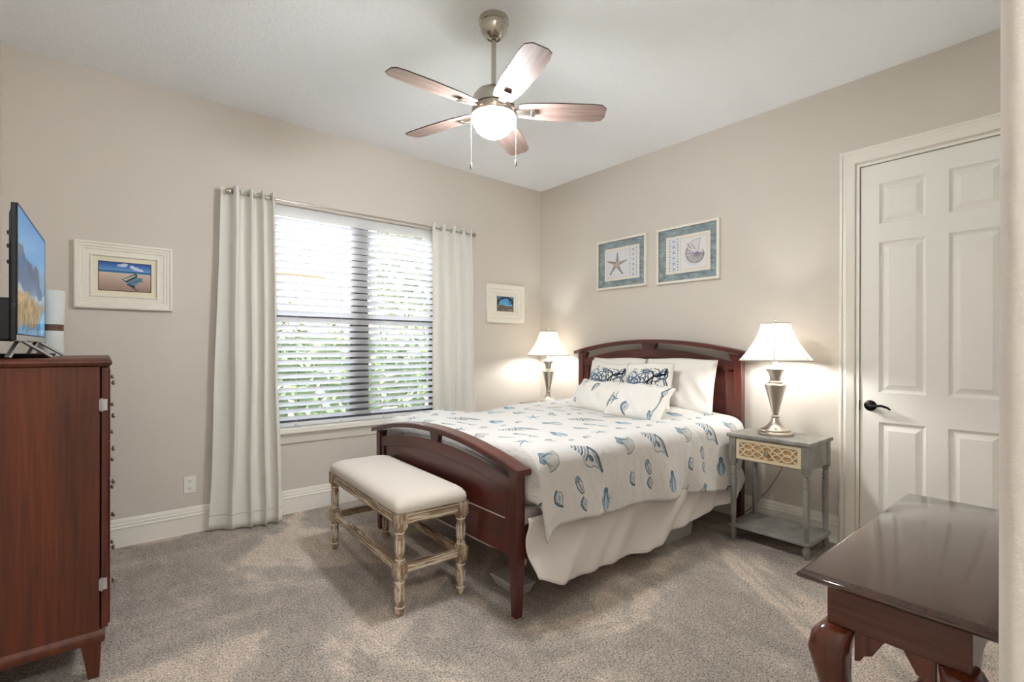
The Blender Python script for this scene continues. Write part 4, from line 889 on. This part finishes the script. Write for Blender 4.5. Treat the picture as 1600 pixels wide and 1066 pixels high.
for yy in (-.27, .27):
    m = MB(); m.bar((-.01, yy, tz0+.004), (.078, yy+(.05 if yy > 0 else .05), .006), .022, .008); m.bar((-.01, yy, tz0+.004), (-.040, yy-.03, .006), .022, .008); m.bar((-.03, yy, tz0+.004), (.01, yy, tz0+.004), .03, .012); m.build('foot', M_silver, tv)
m = MB(); m.tube([(-.09, -.20, .17), (-.12, -.22, .14), (-.15, -.26, .07), (-.16, -.30, .02), (-.19, -.2, .004)], .004, 6); m.build('power_cable', M_blk, tv)
for k, zz_ in enumerate((.36, .42, .47)): MB().box(-.031, -.022, -tw+.04, -tw+.06, zz_, zz_+.014).build('side_button', M_blk, tv, bevel=.002)
cb = thing('cable_box', 'flat black box lying under the television', 'cable box', (-.285, 2.955, 1.250))
MB().hexa([(-.09, -.10, 0), (.10, -.10, 0), (.10, .12, 0), (-.09, .12, 0)], [(-.10, -.11, .018), (.11, -.11, .018), (.11, .13, .018), (-.10, .13, .018)]).build('body', M_blk, cb, bevel=.003)
jl = thing('jar_lamp', 'white glass cylinder with a brown wooden band behind the television', 'jar', (-.222, 3.515, 1.250))
M_frost = mat('frosted_white_glass', (236, 240, 236), .3, Transmission_Weight=.25)
MB().lathe([(0, 0), (.052, 0), (.054, .004), (.052, .130), (0, .130)], (0, 0, 0), 28).build('glass_base', M_frost, jl)
MB().lathe([(0, .130), (.050, .130), (.050, .163), (0, .163)], (0, 0, 0), 28).build('wood_band', mat('jar_wood', (96, 62, 42), .5), jl)
MB().lathe([(0, .163), (.053, .163), (.055, .25), (.056, .338), (.050, .340), (.048, .20), (0, .19)], (0, 0, 0), 28).build('glass_top', M_frost, jl)

# ------------------------------------------------------------------ console table, lower right
ct = thing('console_table', 'dark mahogany table with cabriole legs at the lower right', 'table', (1.87, .322, 0))
TX0, TX1, TY0, TY1, TZ = 1.345, 2.392, .130, .507, .745
m = MB(); m.loops([[(TX0+i, TY0+i, z), (TX1-i, TY0+i, z), (TX1-i, TY1-i, z), (TX0+i, TY1-i, z)] for i, z in ((.030, .716), (.012, .719), (.004, .724), (0, .730), (.003, .736), (.010, .740), (.013, .744), (.016, .745))], True, True, True); m.build('top', M_tab, ct, world=True, smooth=50)
ax0, ax1, ay0, ay1 = 1.402, 2.335, .185, .455
m = MB(); m.box(ax0, ax1, ay0, ay1, .612, .717); m.build('apron', wood('table_mahogany_apron', (58, 26, 15), (84, 40, 25), (104, 54, 34), 'y', .25, .4, 6), ct, bevel=.002, world=True)
for cx, sx in ((ax0, -1), (ax1, 1)):
    for cy, sy in ((ay0, -1), (ay1, 1)):
        m = MB(); c0 = (cx-sx*.028, cy-sy*.028)
        prof = [(.612, .004, .034), (.585, .018, .042), (.545, .024, .043), (.49, .019, .038), (.40, .006, .030), (.30, -.004, .024), (.20, -.006, .020), (.12, .0, .018), (.07, .012, .020), (.045, .024, .030), (.025, .028, .036), (.010, .026, .034), (.0, .026, .028)]
        ls = []
        for z, o, r in prof:
            px, py = c0[0]+sx*o, c0[1]+sy*o; l = []
            for k in range(16):
                a = 2*PI*k/16; e = .55 if z > .5 else (.8 if z > .3 else 1)
                u, v = math.cos(a), math.sin(a); l.append((px+r*math.copysign(abs(u)**e, u), py+r*math.copysign(abs(v)**e, v), z))
            ls.append(l)
        m.loops(ls, True, True, True); leg = m.build('leg', M_tabv, ct, world=True, smooth=60)
        e = MB(); ya = c0[1]-sy*.030; dr2 = -sy
        L1 = [(ya, .612), (ya, .540), (ya+dr2*.012, .545), (ya+dr2*.020, .560), (ya+dr2*.036, .568), (ya+dr2*.048, .590), (ya+dr2*.060, .612)]
        e.prism(L1, cx-sx*.001, cx-sx*.024, 'yz'); e.build('knee_block', M_tabv, leg, bevel=.003, world=True)
        e = MB(); xa = c0[0]-sx*.030; L2 = [(xa, .612), (xa, .540), (xa-sx*.012, .545), (xa-sx*.030, .562), (xa-sx*.055, .572), (xa-sx*.075, .590), (xa-sx*.095, .612)]
        e.prism(L2, cy-sy*.001, cy-sy*.024, 'xz'); e.build('knee_block', M_tabv, leg, bevel=.003, world=True)

# ------------------------------------------------------------------ fill lamp added in the entry passage (unseen, behind the camera)
hl = thing('added_fill_lamp', 'round white fill lamp added out of view in the entry passage', 'added fill lamp', (.07, -1.15, H))
MB().lathe([(0, 0), (.17, 0), (.17, -.02), (0, -.02)], (0, 0, 0), 28).build('base', M_nickw, hl)
M_fill = mat('fill_globe', (255, 250, 240), .4); P(M_fill).inputs['Emission Color'].default_value = (.95, .98, 1, 1); P(M_fill).inputs['Emission Strength'].default_value = 58
MB().lathe([(.16*math.cos(a), -.02-.09*math.sin(a)) for a in np.linspace(0, PI/2, 9)][:-1]+[(0, -.11)], (0, 0, 0), 28).build('fill_dome', M_fill, hl, smooth=180)
